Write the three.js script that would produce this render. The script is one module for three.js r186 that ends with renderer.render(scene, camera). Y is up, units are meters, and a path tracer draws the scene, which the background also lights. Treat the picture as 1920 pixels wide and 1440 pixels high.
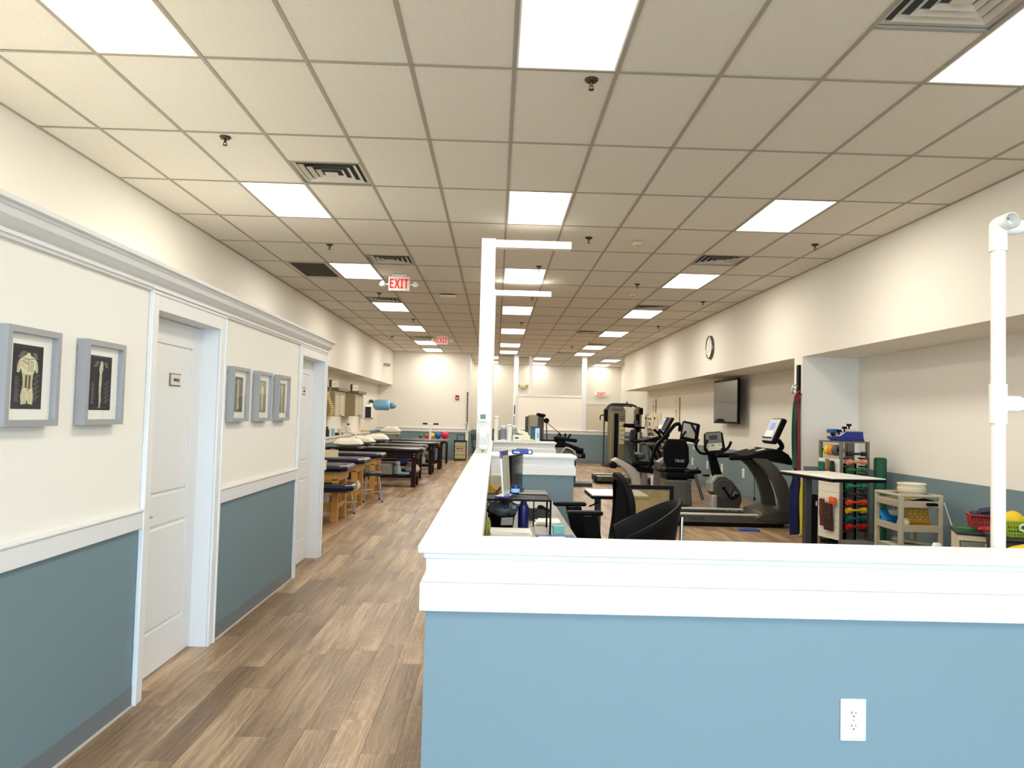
import * as THREE from 'three';
import { RoundedBoxGeometry } from 'three/addons/geometries/RoundedBoxGeometry.js';
import { TextGeometry } from 'three/addons/geometries/TextGeometry.js';
import { FontLoader } from 'three/addons/loaders/FontLoader.js';
import { mergeGeometries } from 'three/addons/utils/BufferGeometryUtils.js';
import { RectAreaLightUniformsLib } from 'three/addons/lights/RectAreaLightUniformsLib.js';

// ---------- camera, sky, exposure ----------
const scene = new THREE.Scene();
const camera = new THREE.PerspectiveCamera(53.32, 4 / 3, 0.05, 200);
camera.position.set(0, 1.5, 0);
camera.rotation.order = 'YXZ';
camera.rotation.set(0.041943, -0.019958, 0.026552);
scene.background = new THREE.Color().setRGB(0.50, 0.78, 1.12);   // overcast-blue daylight outside the storefront
scene.backgroundIntensity = 11.5;
const renderer = new THREE.WebGLRenderer({ antialias: true });
renderer.toneMapping = THREE.LinearToneMapping;
renderer.toneMappingExposure = 1.25;
renderer.shadowMap.enabled = true;
RectAreaLightUniformsLib.init();
const PANEL = { color: new THREE.Color().setRGB(1.0, 0.955, 0.87), intensity: 15 };   // every ceiling panel

// ---------- helpers ----------
let seed = 7;
const rnd = () => { seed = (seed * 1664525 + 1013904223) >>> 0; return seed / 4294967296; };
const R = (a, b) => a + (b - a) * rnd();
const font = await new FontLoader().loadAsync('fonts/droid/droid_sans_bold.typeface.json');
const mcache = new Map();
function mat(hex, roughness = 0.6, metalness = 0, extra) {
  const k = hex + '_' + roughness + '_' + metalness;
  if (!extra && mcache.has(k)) return mcache.get(k);
  const m = new (extra ? THREE.MeshPhysicalMaterial : THREE.MeshStandardMaterial)({ color: hex, roughness, metalness, ...extra });
  if (!extra) mcache.set(k, m);
  return m;
}
const V = (x, y, z) => new THREE.Vector3(x, y, z);
function tf(g, x = 0, y = 0, z = 0, rx = 0, ry = 0, rz = 0) {
  if (rx || ry || rz) g.applyMatrix4(new THREE.Matrix4().makeRotationFromEuler(new THREE.Euler(rx, ry, rz, 'YXZ')));
  g.translate(x, y, z); return g;
}
const box = (w, h, d, x, y, z, rx, ry, rz) => tf(new THREE.BoxGeometry(w, h, d), x, y, z, rx, ry, rz);
const box2 = (x0, x1, y0, y1, z0, z1) => box(Math.abs(x1 - x0), Math.abs(y1 - y0), Math.abs(z1 - z0), (x0 + x1) / 2, (y0 + y1) / 2, (z0 + z1) / 2);
const rb = (w, h, d, x, y, z, r = 0.01, rx, ry, rz) => tf(new RoundedBoxGeometry(w, h, d, 2, Math.min(r, w / 2.01, h / 2.01, d / 2.01)), x, y, z, rx, ry, rz);
const cyl = (r1, r2, h, x, y, z, rx, ry, rz, n = 20) => tf(new THREE.CylinderGeometry(r1, r2, h, n), x, y, z, rx, ry, rz);
const sph = (r, x, y, z, sx = 1, sy = 1, sz = 1) => tf(new THREE.SphereGeometry(r, 22, 14).scale(sx, sy, sz), x, y, z);
const lathe = (pts, x, y, z, rx, ry, rz, n = 26) => tf(new THREE.LatheGeometry(pts.map(p => new THREE.Vector2(p[0], p[1])), n), x, y, z, rx, ry, rz);
const torus = (r, t, x, y, z, rx, ry, rz) => tf(new THREE.TorusGeometry(r, t, 10, 26), x, y, z, rx, ry, rz);
function tube(pts, r, n = 24, straight = false, rs = 10) {
  const v = pts.map(p => V(...p));
  if (straight) { const cp = new THREE.CurvePath(); for (let i = 1; i < v.length; i++) cp.add(new THREE.LineCurve3(v[i - 1], v[i])); return new THREE.TubeGeometry(cp, n, r, rs); }
  return new THREE.TubeGeometry(new THREE.CatmullRomCurve3(v, false, 'catmullrom', 0.4), n, r, rs);
}
function bar(a, b, r, r2 = r, n = 14) {   // a straight round bar from a to b
  const A = V(...a), B = V(...b), d = B.clone().sub(A), g = new THREE.CylinderGeometry(r2, r, d.length(), n);
  g.applyQuaternion(new THREE.Quaternion().setFromUnitVectors(V(0, 1, 0), d.clone().normalize()));
  return g.translate((A.x + B.x) / 2, (A.y + B.y) / 2, (A.z + B.z) / 2);
}
function beam(a, b, w, h) {                // a straight square bar from a to b
  const A = V(...a), B = V(...b), d = B.clone().sub(A), L = d.length(), g = new RoundedBoxGeometry(w, L, h, 1, Math.min(w, h) * 0.12);
  g.applyQuaternion(new THREE.Quaternion().setFromUnitVectors(V(0, 1, 0), d.normalize()));
  return g.translate((A.x + B.x) / 2, (A.y + B.y) / 2, (A.z + B.z) / 2);
}
function ext(pts, depth, bevel = 0.006, smooth = false, x = 0, y = 0, z = 0, rx, ry, rz) {   // outline in xy, centred in z
  const s = new THREE.Shape();
  if (smooth) s.splineThru ? (s.moveTo(...pts[0]), s.splineThru(pts.slice(1).concat([pts[0]]).map(p => new THREE.Vector2(...p)))) : 0;
  else { s.moveTo(...pts[0]); pts.slice(1).forEach(p => s.lineTo(...p)); s.closePath(); }
  const g = new THREE.ExtrudeGeometry(s, { depth: Math.max(depth - 2 * bevel, 0.0005), bevelEnabled: bevel > 0, bevelThickness: bevel, bevelSize: bevel, bevelOffset: -bevel, bevelSegments: 2, curveSegments: 8 });
  g.translate(0, 0, -(depth - 2 * bevel) / 2);
  return tf(g, x, y, z, rx, ry, rz);
}
const clean = g => { const q = g.index ? g.toNonIndexed() : g; for (const k of Object.keys(q.attributes)) if (!['position', 'normal', 'uv'].includes(k)) q.deleteAttribute(k); q.morphAttributes = {}; return q; };
const join = gs => gs.length === 1 ? gs[0] : mergeGeometries(gs.map(clean));
const used = new Map();
function numbered(n) { const k = used.get(n) ?? 0; used.set(n, k + 1); return k ? n + '_' + String(k).padStart(3, '0') : n; }
function part(parent, name, m, ...gs) {
  const o = new THREE.Mesh(join(gs), m); o.name = name; o.castShadow = o.receiveShadow = true; parent.add(o); return o;
}
function thing(name, label, category, pos = [0, 0, 0], turn = 0, group) {
  const o = new THREE.Group(); o.name = numbered(name); o.position.set(...pos); o.rotation.y = turn;
  o.userData = { label, category }; if (group) o.userData.group = group; scene.add(o); return o;
}
function single(name, label, category, m, gs, pos = [0, 0, 0], turn = 0, group) {
  const o = part(scene, numbered(name), m, ...gs); o.position.set(...pos); o.rotation.y = turn;
  o.userData = { label, category }; if (group) o.userData.group = group; return o;
}
const parts = (parent, name, m, ...gs) => gs.map(g => part(parent, name, m, g));
function struct(name) { const o = new THREE.Group(); o.name = numbered(name); o.userData = { kind: 'structure' }; scene.add(o); return o; }
function sone(name, m, ...gs) { const o = part(scene, numbered(name), m, ...gs); o.userData = { kind: 'structure' }; return o; }
function copy(src, label, pos, turn) { const o = src.clone(); o.userData = { ...src.userData, label }; o.name = numbered(src.name.replace(/_\d\d\d$/, '')); scene.add(o); o.position.set(...pos); if (turn !== undefined) o.rotation.y = turn; return o; }
function text(s, size, depth = 0.002) { const g = new TextGeometry(s, { font, size, depth, curveSegments: 4, bevelEnabled: false }); g.computeBoundingBox(); const b = g.boundingBox; g.translate(-(b.min.x + b.max.x) / 2, -(b.min.y + b.max.y) / 2, 0); return g; }
function canvasTex(w, h, draw) { const c = document.createElement('canvas'); c.width = w; c.height = h; draw(c.getContext('2d'), w, h); const t = new THREE.CanvasTexture(c); t.colorSpace = THREE.SRGBColorSpace; return t; }
const ORD = ['nearest', 'second nearest', 'third', 'fourth', 'fifth', 'sixth', 'farthest', 'eighth', 'ninth'];

// value noise for textures, tiling with period P
const H2 = (x, y, s) => { let n = Math.imul(x | 0, 374761393) + Math.imul(y | 0, 668265263) + Math.imul(s | 0, 1442695041); n = Math.imul(n ^ (n >>> 13), 1274126177); return ((n ^ (n >>> 16)) >>> 0) / 4294967296; };
function vn(x, y, px, py, s) {
  const xi = Math.floor(x), yi = Math.floor(y), fx = x - xi, fy = y - yi, u = fx * fx * (3 - 2 * fx), v = fy * fy * (3 - 2 * fy);
  const w = (a, p) => ((a % p) + p) % p, a = H2(w(xi, px), w(yi, py), s), b = H2(w(xi + 1, px), w(yi, py), s), c = H2(w(xi, px), w(yi + 1, py), s), d = H2(w(xi + 1, px), w(yi + 1, py), s);
  return (a + (b - a) * u) * (1 - v) + (c + (d - c) * u) * v;
}
function dataTex(w, h, fn, srgb = true) {
  const a = new Uint8Array(w * h * 4);
  for (let y = 0; y < h; y++) for (let x = 0; x < w; x++) { const c = fn(x / w, y / h), i = (y * w + x) * 4; a[i] = c[0]; a[i + 1] = c[1]; a[i + 2] = c[2]; a[i + 3] = 255; }
  const t = new THREE.DataTexture(a, w, h); t.magFilter = THREE.LinearFilter; t.minFilter = THREE.LinearMipmapLinearFilter; t.generateMipmaps = true;
  t.wrapS = t.wrapT = THREE.RepeatWrapping; if (srgb) t.colorSpace = THREE.SRGBColorSpace; t.needsUpdate = true; return t;
}

// ---------- materials of the room ----------
const WALL = mat('#eee8da', 0.75), SLATE = mat('#72878b', 0.55), TRIM = mat('#e6e4de', 0.4), BASE = mat('#6f7577', 0.5), EDGE = mat('#c9c2b2', 0.6);
const TEE = mat('#a39c8d', 0.6), BLACK = mat('#060607', 0.55, 0, { specularIntensity: 0.22 }), RUBBER = mat('#0a0a0b', 0.85, 0, { specularIntensity: 0.2 }), STEEL = mat('#b9b9b6', 0.25, 1), DKSTEEL = mat('#55565a', 0.35, 0.8), WHITE = mat('#efeee9', 0.45);
const GREY = mat('#8d8a80', 0.45, 0.25), CHAR = mat('#2b2c2c', 0.5), NAVY = mat('#0c1230', 0.25, 0, { specularIntensity: 0.7 }), ESPRESSO = mat('#25110b', 0.45, 0, { specularIntensity: 0.3 }), OAK = mat('#c08a3e', 0.42), VINYL = mat('#0e0c10', 0.25, 0, { specularIntensity: 0.6 });
const tileSpeck = dataTex(256, 256, (u, v) => { const n = vn(u * 90, v * 90, 90, 90, 3), m = vn(u * 40, v * 40, 40, 40, 9), p = n > 0.83 ? 232 : 250 - 6 * m; return [p, p * 0.985, p * 0.955]; });
const tileBump = dataTex(256, 256, (u, v) => { const n = vn(u * 90, v * 90, 90, 90, 3); const p = n > 0.83 ? 60 : 200; return [p, p, p]; }, false);
const TILE = new THREE.MeshStandardMaterial({ color: '#e9e7e0', map: tileSpeck, bumpMap: tileBump, bumpScale: 0.0006, roughness: 0.9 });

// ---------- ceiling ----------
const CY = 3.545, cx = c => 0.0523 + 0.6096 * c, rz = j => -(4.43 + 1.2192 * j);
const lightAt = [];
for (const c of [-4, 0, 4]) for (const j of [-7, -4, -1, 2, 5, 8, 11, 14, 16]) lightAt.push([c, j]);  // rows behind the camera: unseen panels added to light the front
for (const [c, j] of [[2, 18], [2, 20], [6, 18], [6, 20], [-1, 18], [-1, 20]]) lightAt.push([c, j]);
const isLight = new Set(lightAt.map(a => a.join()));
const vents = [[-3, 1, 1], [-3, 4, 1], [-4, 7, 1], [4, 4, 0], [4, 7, 1], [3, 11, 0], [4, 13, 1], [3, -1, 0], [-4, 13, 0], [3, 16, 0], [0, 17, 1], [1, 18, 0]];
const ventAt = new Map(vents.map(v => [v[0] + ',' + v[1], v[2]]));
const grille = '-5,5';
const ceiling = struct('ceiling');
part(ceiling, 'deck', mat('#8a867c', 0.9), box2(-4.1, 5.1, CY + 0.45, CY + 0.6, 4.6, -30.3));
const tgeo = new Map();
function tileGeo(w, d) {
  const k = w.toFixed(3) + d.toFixed(3); if (tgeo.has(k)) return tgeo.get(k);
  const g = new THREE.BoxGeometry(w, 0.016, d), uv = g.attributes.uv, p = g.attributes.position;
  for (let i = 0; i < uv.count; i++) uv.setXY(i, p.getX(i) / 0.3, p.getZ(i) / 0.3);
  tgeo.set(k, g); return g;
}
const hiddenTiles = [];
function putTile(x0, x1, z0, z1, hidden) {
  const w = x1 - x0 - 0.006, d = Math.abs(z1 - z0) - 0.006, g = tileGeo(w, d), X = (x0 + x1) / 2, Z = (z0 + z1) / 2;
  if (hidden) { hiddenTiles.push(g.clone().translate(X, CY + 0.0135, Z)); return; }
  const o = part(ceiling, 'ceiling_tile', TILE, g); o.position.set(X, CY + 0.0135, Z);
}
for (let j = -8; j <= 20; j++) for (let c = -6; c <= 7; c++) {
  const rear = j >= 17;
  const x0 = Math.max(cx(c), -3.46), x1 = Math.min(cx(c + 1), rear ? 4.9 : 4.13);
  if (x1 - x0 < 0.08) continue;
  const z0 = Math.min(rz(j), 4.4), z1 = Math.max(rz(j + 1), -30.1), k = c + ',' + j;
  if (isLight.has(k) || k === grille) continue;
  if (ventAt.has(k)) { const m = (z0 + z1) / 2; if (ventAt.get(k)) putTile(x0, x1, z0, m, false); else putTile(x0, x1, m, z1, false); continue; }
  putTile(x0, x1, z0, z1, j < -1);
}
{ const o = part(ceiling, 'ceiling_tiles_behind', TILE, ...hiddenTiles); o.userData = { kind: 'stuff' }; }
const cross = new THREE.BoxGeometry(1, 0.004, 0.0235);
for (let j = -7; j <= 20; j++) { const x1 = j >= 17 ? 4.9 : 4.13, o = part(ceiling, 'cross_tee', TEE, cross); o.scale.x = x1 + 3.46; o.position.set((x1 - 3.46) / 2, CY + 0.0018, rz(j)); }
for (let c = -5; c <= 6; c++) part(ceiling, 'main_tee', TEE, box2(cx(c) - 0.012, cx(c) + 0.012, CY, CY + 0.0045, 4.4, -30.1));
for (const X of [-3.449, 4.119]) part(ceiling, 'wall_angle', TEE, box2(X - 0.011, X + 0.011, CY - 0.001, CY + 0.0045, 4.4, X < 0 ? -25.45 : -24.7));
for (const [c, j] of vents) part(ceiling, 'cross_tee', TEE, box2(cx(c) + 0.012, cx(c + 1) - 0.012, CY, CY + 0.004, rz(j + 0.5) - 0.012, rz(j + 0.5) + 0.012));

const DIFF = new THREE.MeshStandardMaterial({ color: '#ffffff', emissive: new THREE.Color().setRGB(1, 0.985, 0.96), emissiveIntensity: 1.6, roughness: 0.5 });
const rowName = { '-4': 'row along the corridor', 0: 'middle row', 4: 'row along the gym wall', 2: 'rear middle pair', 6: 'rear exit pair', '-1': 'rear passage pair' }, rowN = {};
const lightFrame = () => [box2(-0.292, 0.292, 0, 0.014, -0.597, -0.586), box2(-0.292, 0.292, 0, 0.014, 0.586, 0.597), box2(-0.292, -0.281, 0, 0.014, -0.586, 0.586), box2(0.281, 0.292, 0, 0.014, -0.586, 0.586)];
const frameG = join(lightFrame()), diffG = new THREE.BoxGeometry(0.562, 0.006, 1.172);
for (const [c, j] of lightAt) {
  const seen = j >= -1, n = seen ? (rowN[c] = (rowN[c] ?? -1) + 1) : 0;
  const pos = [cx(c + 0.5), CY + 0.001, rz(j + 0.5)];
  const lab = seen ? `flat white ceiling light panel, ${ORD[n]} of the ${rowName[c]}` : `${j === -4 ? "inner" : "outer"} unseen ceiling light panel added to light the entrance, ${rowName[c]}`;
  const t = thing('ceiling_light', lab, 'ceiling light', pos, 0, 'flat ceiling light panels');
  part(t, 'light_frame', WHITE, frameG); part(t, 'diffuser', DIFF, diffG).position.y = 0.006;
  const l = new THREE.RectAreaLight(PANEL.color, PANEL.intensity * (j >= 18 ? 0.35 : j === 16 ? 0.7 : 1), 0.55, 1.16);
  l.position.set(pos[0], CY - 0.002, pos[2]); l.rotation.x = -Math.PI / 2; l.castShadow = true; scene.add(l);
}
// supply diffusers: nested square louvres; one dark return grille
const LOUV = mat('#cfc9bb', 0.5), DUCT = mat('#8d8c86', 0.5, 0.3);
const ventLab = ['beside the second corridor light', 'above the lit exit sign', 'before the fourth corridor light', 'before the third light on the gym wall side', 'before the fourth light on the gym wall side', 'beside the fifth light on the gym wall side', 'before the sixth light on the gym wall side', 'large at the top corner of the view', 'before the sixth corridor light', 'near the far end of the gym ceiling', 'at the end of the middle row', 'dim at the rear partition'];
function louvre(o) {
  part(o, 'duct', DUCT, box2(-0.27, 0.27, 0.33, 0.335, -0.27, 0.27), box2(-0.275, -0.27, 0.012, 0.335, -0.27, 0.27), box2(0.27, 0.275, 0.012, 0.335, -0.27, 0.27), box2(-0.27, 0.27, 0.012, 0.335, -0.275, -0.27), box2(-0.27, 0.27, 0.012, 0.335, 0.27, 0.275));
  const fr = (s, w, y0, y1) => {   // one sloping square ring: outer half-size s, ring width w
    const g = new THREE.BufferGeometry(), P = [], a = [[-1, -1], [1, -1], [1, 1], [-1, 1]], q = s - w;
    for (let i = 0; i < 4; i++) { const A = a[i], B = a[(i + 1) % 4], o0 = [A[0] * s, y0, A[1] * s], o1 = [B[0] * s, y0, B[1] * s], i0 = [A[0] * q, y1, A[1] * q], i1 = [B[0] * q, y1, B[1] * q]; P.push(...o0, ...o1, ...i1, ...o0, ...i1, ...i0); const u = v => [v[0], v[1] + 0.003, v[2]]; P.push(...u(o0), ...u(i1), ...u(o1), ...u(o0), ...u(i0), ...u(i1)); }
    g.setAttribute('position', new THREE.Float32BufferAttribute(P, 3)); g.setAttribute('uv', new THREE.Float32BufferAttribute(new Float32Array(P.length / 3 * 2), 2)); g.computeVertexNormals(); return g;
  };
  part(o, 'louvre', LOUV, fr(0.293, 0.03, 0.0, 0.004)); part(o, 'louvre', LOUV, fr(0.243, 0.034, -0.012, 0.006)); part(o, 'louvre', LOUV, fr(0.18, 0.034, -0.014, 0.004)); part(o, 'louvre', LOUV, fr(0.117, 0.03, -0.016, 0.002));
  part(o, 'louvre', LOUV, box2(-0.055, 0.055, -0.018, -0.014, -0.055, 0.055));
}
let vent0;
vents.forEach(([c, j, far], i) => {
  const pos = [cx(c + 0.5), CY + 0.017, rz(j + (far ? 0.75 : 0.25))], lab = 'square louvred air diffuser ' + ventLab[i];
  if (!vent0) { vent0 = thing('air_diffuser', lab, 'air vent', pos, 0, 'square ceiling air diffusers'); louvre(vent0); } else copy(vent0, lab, pos);
});
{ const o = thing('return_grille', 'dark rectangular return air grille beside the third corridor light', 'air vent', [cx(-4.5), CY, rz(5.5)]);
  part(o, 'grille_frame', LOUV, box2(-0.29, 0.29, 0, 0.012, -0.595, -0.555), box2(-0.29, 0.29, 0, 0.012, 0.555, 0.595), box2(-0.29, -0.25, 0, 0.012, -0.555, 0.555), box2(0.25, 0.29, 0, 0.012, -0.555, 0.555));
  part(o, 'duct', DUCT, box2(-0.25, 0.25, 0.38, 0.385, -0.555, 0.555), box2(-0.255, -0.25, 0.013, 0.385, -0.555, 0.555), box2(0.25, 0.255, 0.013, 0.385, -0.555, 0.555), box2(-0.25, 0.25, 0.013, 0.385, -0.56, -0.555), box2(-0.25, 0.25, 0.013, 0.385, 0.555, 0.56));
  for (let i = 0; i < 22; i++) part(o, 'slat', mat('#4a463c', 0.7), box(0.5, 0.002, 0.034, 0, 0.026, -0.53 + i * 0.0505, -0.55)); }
// sprinklers, smoke detectors, the oblong fitting
let sp0;
[[0.523, -4.54, 'just past the nearest middle light'], [-2.1, -5.74, 'between the two nearest corridor lights'], [-2.1, -9.37, 'before the third corridor light'], [1.0, -8.59, 'above the end of the nearer post arm'], [3.587, -8.58, 'near the gym wall past the second light'], [2.087, -11.47, 'beside the third light on the gym wall side'], [0.53, -10.34, 'before the third middle light'], [3.5, -12.98, 'near the gym wall above the clock'], [0.567, -13.01, 'before the fourth middle light'], [-2.06, -13.1, 'before the fourth corridor light'], [-1.85, -16.6, 'before the fifth corridor light'], [0.506, -16.63, 'before the fifth middle light'], [3.5, -16.6, 'near the gym wall before the fifth light'], [2.13, -21.9, 'in the far part of the gym'], [-2.84, -20.5, 'in the far part of the corridor']].forEach(([x, z, w]) => {
  const lab = 'small dark sprinkler head on the ceiling ' + w, pos = [x, CY, z];
  if (sp0) { copy(sp0, lab, pos); return; }
  sp0 = thing('sprinkler', lab, 'sprinkler', pos, 0, 'ceiling sprinkler heads');
  part(sp0, 'escutcheon', mat('#4a443c', 0.4, 0.6), lathe([[0.012, -0.012], [0.03, -0.014], [0.042, -0.002], [0.042, 0.004], [0, 0.004]], 0, 0, 0));
  part(sp0, 'nozzle', mat('#3a342c', 0.4, 0.7), cyl(0.009, 0.007, 0.03, 0, -0.025, 0), torus(0.012, 0.003, 0, -0.045, 0));
  part(sp0, 'deflector', mat('#3a342c', 0.4, 0.7), cyl(0.018, 0.016, 0.003, 0, -0.06, 0));
});
let sm0;
[[1.577, -8.75, 'nearer cream smoke detector on the gym ceiling'], [2.175, -12.37, 'farther cream smoke detector on the gym ceiling']].forEach(([x, z, lab]) => {
  if (sm0) { copy(sm0, lab, [x, CY, z]); return; }
  sm0 = thing('smoke_detector', lab, 'smoke detector', [x, CY, z], 0, 'ceiling smoke detectors');
  part(sm0, 'body', mat('#ded3a8', 0.5), lathe([[0, -0.05], [0.03, -0.05], [0.034, -0.036], [0.05, -0.032], [0.058, -0.02], [0.06, -0.006], [0.066, -0.004], [0.066, 0.003], [0, 0.003]], 0, 0, 0));
  part(sm0, 'sensor_slot', CHAR, box(0.008, 0.012, 0.003, 0.012, -0.043, 0.033), box(0.008, 0.012, 0.003, -0.012, -0.043, 0.033));
});
{ const o = thing('oblong_emergency_light', 'slim oblong white fitting on the corridor ceiling', 'ceiling sensor', [-0.87, CY, -13]);  // oblong emergency light
  part(o, 'body', WHITE, rb(0.27, 0.03, 0.16, 0, -0.03, 0, 0.014)); part(o, 'base', CHAR, rb(0.25, 0.02, 0.14, 0, -0.008, 0, 0.008)); }
// ---------- floor: oak-look vinyl planks ----------
const woodTex = dataTex(512, 2048, (u, v) => {   // 0.61 m across, 2.44 m along
  const warp = vn(u * 4, v * 5, 4, 5, 11) * 2.2 + vn(u * 9, v * 12, 9, 12, 12) * 0.7;
  const ring = Math.sin((u * 10 + warp * 2.6 + vn(u * 3, v * 3, 3, 3, 14) * 3.2) * 6.283 * 0.9), rl = Math.pow(Math.max(0, ring), 6);
  const fib = vn(u * 220, v * 40, 220, 40, 21), fib2 = vn(u * 90, v * 14, 90, 14, 22), pat = vn(u * 7, v * 4, 7, 4, 31), pat2 = vn(u * 16, v * 3, 16, 3, 33);
  let t = 0.5 + (fib - 0.5) * 0.26 + (fib2 - 0.5) * 0.42 + (pat - 0.5) * 0.6 + (pat2 - 0.5) * 0.5; t = Math.max(0, Math.min(1, t));
  const l = rl * 0.30 * (0.4 + pat);
  return [[132, 224], [112, 202], [88, 174]].map(([a, b]) => { const c = a + (b - a) * t; return c + (214 - c) * l * (b > 160 ? 1 : 0.8); });
});
const PLANKS = ['#e2d2be', '#cfbfa9', '#f0e2d0', '#d8c6ad', '#c4b39d'].map(c => new THREE.MeshStandardMaterial({ color: c, map: woodTex, roughness: 0.42 }));
const PW = 0.152, PL = 1.2192, floor = struct('floor');
part(floor, 'subfloor', mat('#2e261d', 0.9), box2(-4.1, 5.1, -0.15, -0.004, 4.6, -30.3));
const pgeo = [];
for (let i = 0; i < 18; i++) {
  const g = new THREE.BoxGeometry(PW - 0.0014, 0.004, PL - 0.0014), p = g.attributes.position, uv = g.attributes.uv, ou = H2(i, 1, 5), ov = H2(i, 2, 5);
  for (let k = 0; k < uv.count; k++) uv.setXY(k, ou + p.getX(k) / 0.61, ov + p.getZ(k) / 2.44);
  pgeo.push(g);
}
{
  const all = [];
  for (let i = 0, x = -4.05; x < 5.05; x += PW, i++) { const off = H2(i, 77, 3) * PL; for (let z = 4.4 + off; z > -30.2; z -= PL) { if (z - PL > 4.6) continue; all.push([x + PW / 2, z - PL / 2, i]); } }
  const seen = ([x, z]) => { if (z > -2.2) return 9999; const d = -z; if (x < -0.1 && x > -2.6) return d; if (x > 0.75 && x < 4.9 && z < -5.5) return d * 1.15; return 500 + d; };
  all.forEach(a => a.push(seen(a))); all.sort((a, b) => a[3] - b[3]);
  const rest = [[], [], [], [], []];
  all.forEach(([x, z, i], n) => {
    const h = Math.floor(H2(Math.round(x * 1000), Math.round(z * 1000), 4) * 18), m = Math.floor(H2(Math.round(x * 1000), Math.round(z * 1000), 8) * 5);
    if (n < 298) { const o = part(floor, 'plank', PLANKS[m], pgeo[h]); o.position.set(x, -0.002, z); } else rest[m].push(pgeo[h].clone().translate(x, -0.002, z));
  });
  rest.forEach((gs, m) => { const o = part(floor, 'planks_beyond', PLANKS[m], ...gs); o.userData = { kind: 'stuff' }; });
}

// ---------- left side: office partition with two doors, upper wall, alcove ----------
const XL = -1.785, WT = 0.93, WTop = 2.2;
const wl = struct('wall_left');
const spans = [[4.4, -4.0], [-4.92, -6.99], [-7.91, -8.1]];
for (const [a, b] of spans) { part(wl, 'plaster', WALL, box2(XL - 0.14, XL, WT, WTop - 0.1, a, b)); part(wl, 'wainscot', SLATE, box2(XL - 0.14, XL, 0, WT, a, b)); }
part(wl, 'plaster', WALL, box2(XL - 0.14, XL, 2.01, WTop - 0.1, -4.0, -4.92), box2(XL - 0.14, XL, 2.01, WTop - 0.1, -6.99, -7.91), box2(XL - 0.14, XL, WTop - 0.1, WTop, 4.4, -8.1));
part(wl, 'ledge', TRIM, box2(-3.46, XL + 0.002, WTop, WTop + 0.012, 4.4, -8.1));
part(wl, 'end_wall', WALL, box2(-3.92, XL - 0.14, WT, WTop, -7.96, -8.1)); part(wl, 'wainscot', SLATE, box2(-3.92, XL - 0.14, 0, WT, -7.96, -8.1));
const wu = struct('wall_left_upper');
part(wu, 'plaster', WALL, box2(-3.6, -3.46, WTop + 0.012, CY + 0.45, 4.4, -8.1), box2(-4.06, -3.46, 2.43, CY + 0.45, -8.1, -25.45));
const wa = struct('wall_left_alcove');
part(wa, 'plaster', WALL, box2(-4.06, -3.92, WT, 2.43, -8.1, -25.45)); part(wa, 'wainscot', SLATE, box2(-4.06, -3.92, 0, WT, -8.1, -25.45));
sone('baseboard_left_alcove', BASE, box2(-3.92, -3.91, 0, 0.1, -8.1, -25.44));
for (const [a, b, n] of [[4.4, -3.92, 0], [-5.0, -6.915, 0], [-7.995, -8.1, 0]]) {
  const s = struct('baseboard_left'); part(s, 'cove_base', BASE, box2(XL, XL + 0.006, 0, 0.1, a, b)); part(s, 'toe_strip', EDGE, box2(XL, XL + 0.013, 0, 0.01, a, b));
  const r = struct('trim_' + (10 + used.get('baseboard_left')));
  part(r, 'chair_rail', TRIM, rb(0.022, 0.085, Math.abs(a - b), XL + 0.011, 0.928, (a + b) / 2, 0.003)); part(r, 'rail_cap', TRIM, rb(0.03, 0.014, Math.abs(a - b), XL + 0.015, 0.9775, (a + b) / 2, 0.005));
}
// crown moulding: one profile swept along the wall and round its end
{
  const prof = [[0, 0], [0.018, 0], [0.022, 0.012], [0.03, 0.014], [0.032, 0.03], [0.05, 0.04], [0.075, 0.062], [0.086, 0.088], [0.092, 0.09], [0.094, 0.1], [0.112, 0.104], [0.114, 0.122], [0, 0.122]];
  const s = new THREE.Shape(prof.map(p => new THREE.Vector2(...p)));
  const g = new THREE.ExtrudeGeometry(s, { depth: 12.35, bevelEnabled: false }); g.translate(XL, 2.092, -7.95);
  const e = new THREE.ExtrudeGeometry(s, { depth: 1.6, bevelEnabled: false }); tf(e, 0, 0, 0, 0, Math.PI / 2); tf(e, 0, 0, 0, 0, 0); e.translate(XL - 1.6 + 0.0, 2.092, -8.1);
  const c = struct('trim_crown'); part(c, 'crown_moulding', TRIM, g);
}
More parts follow.
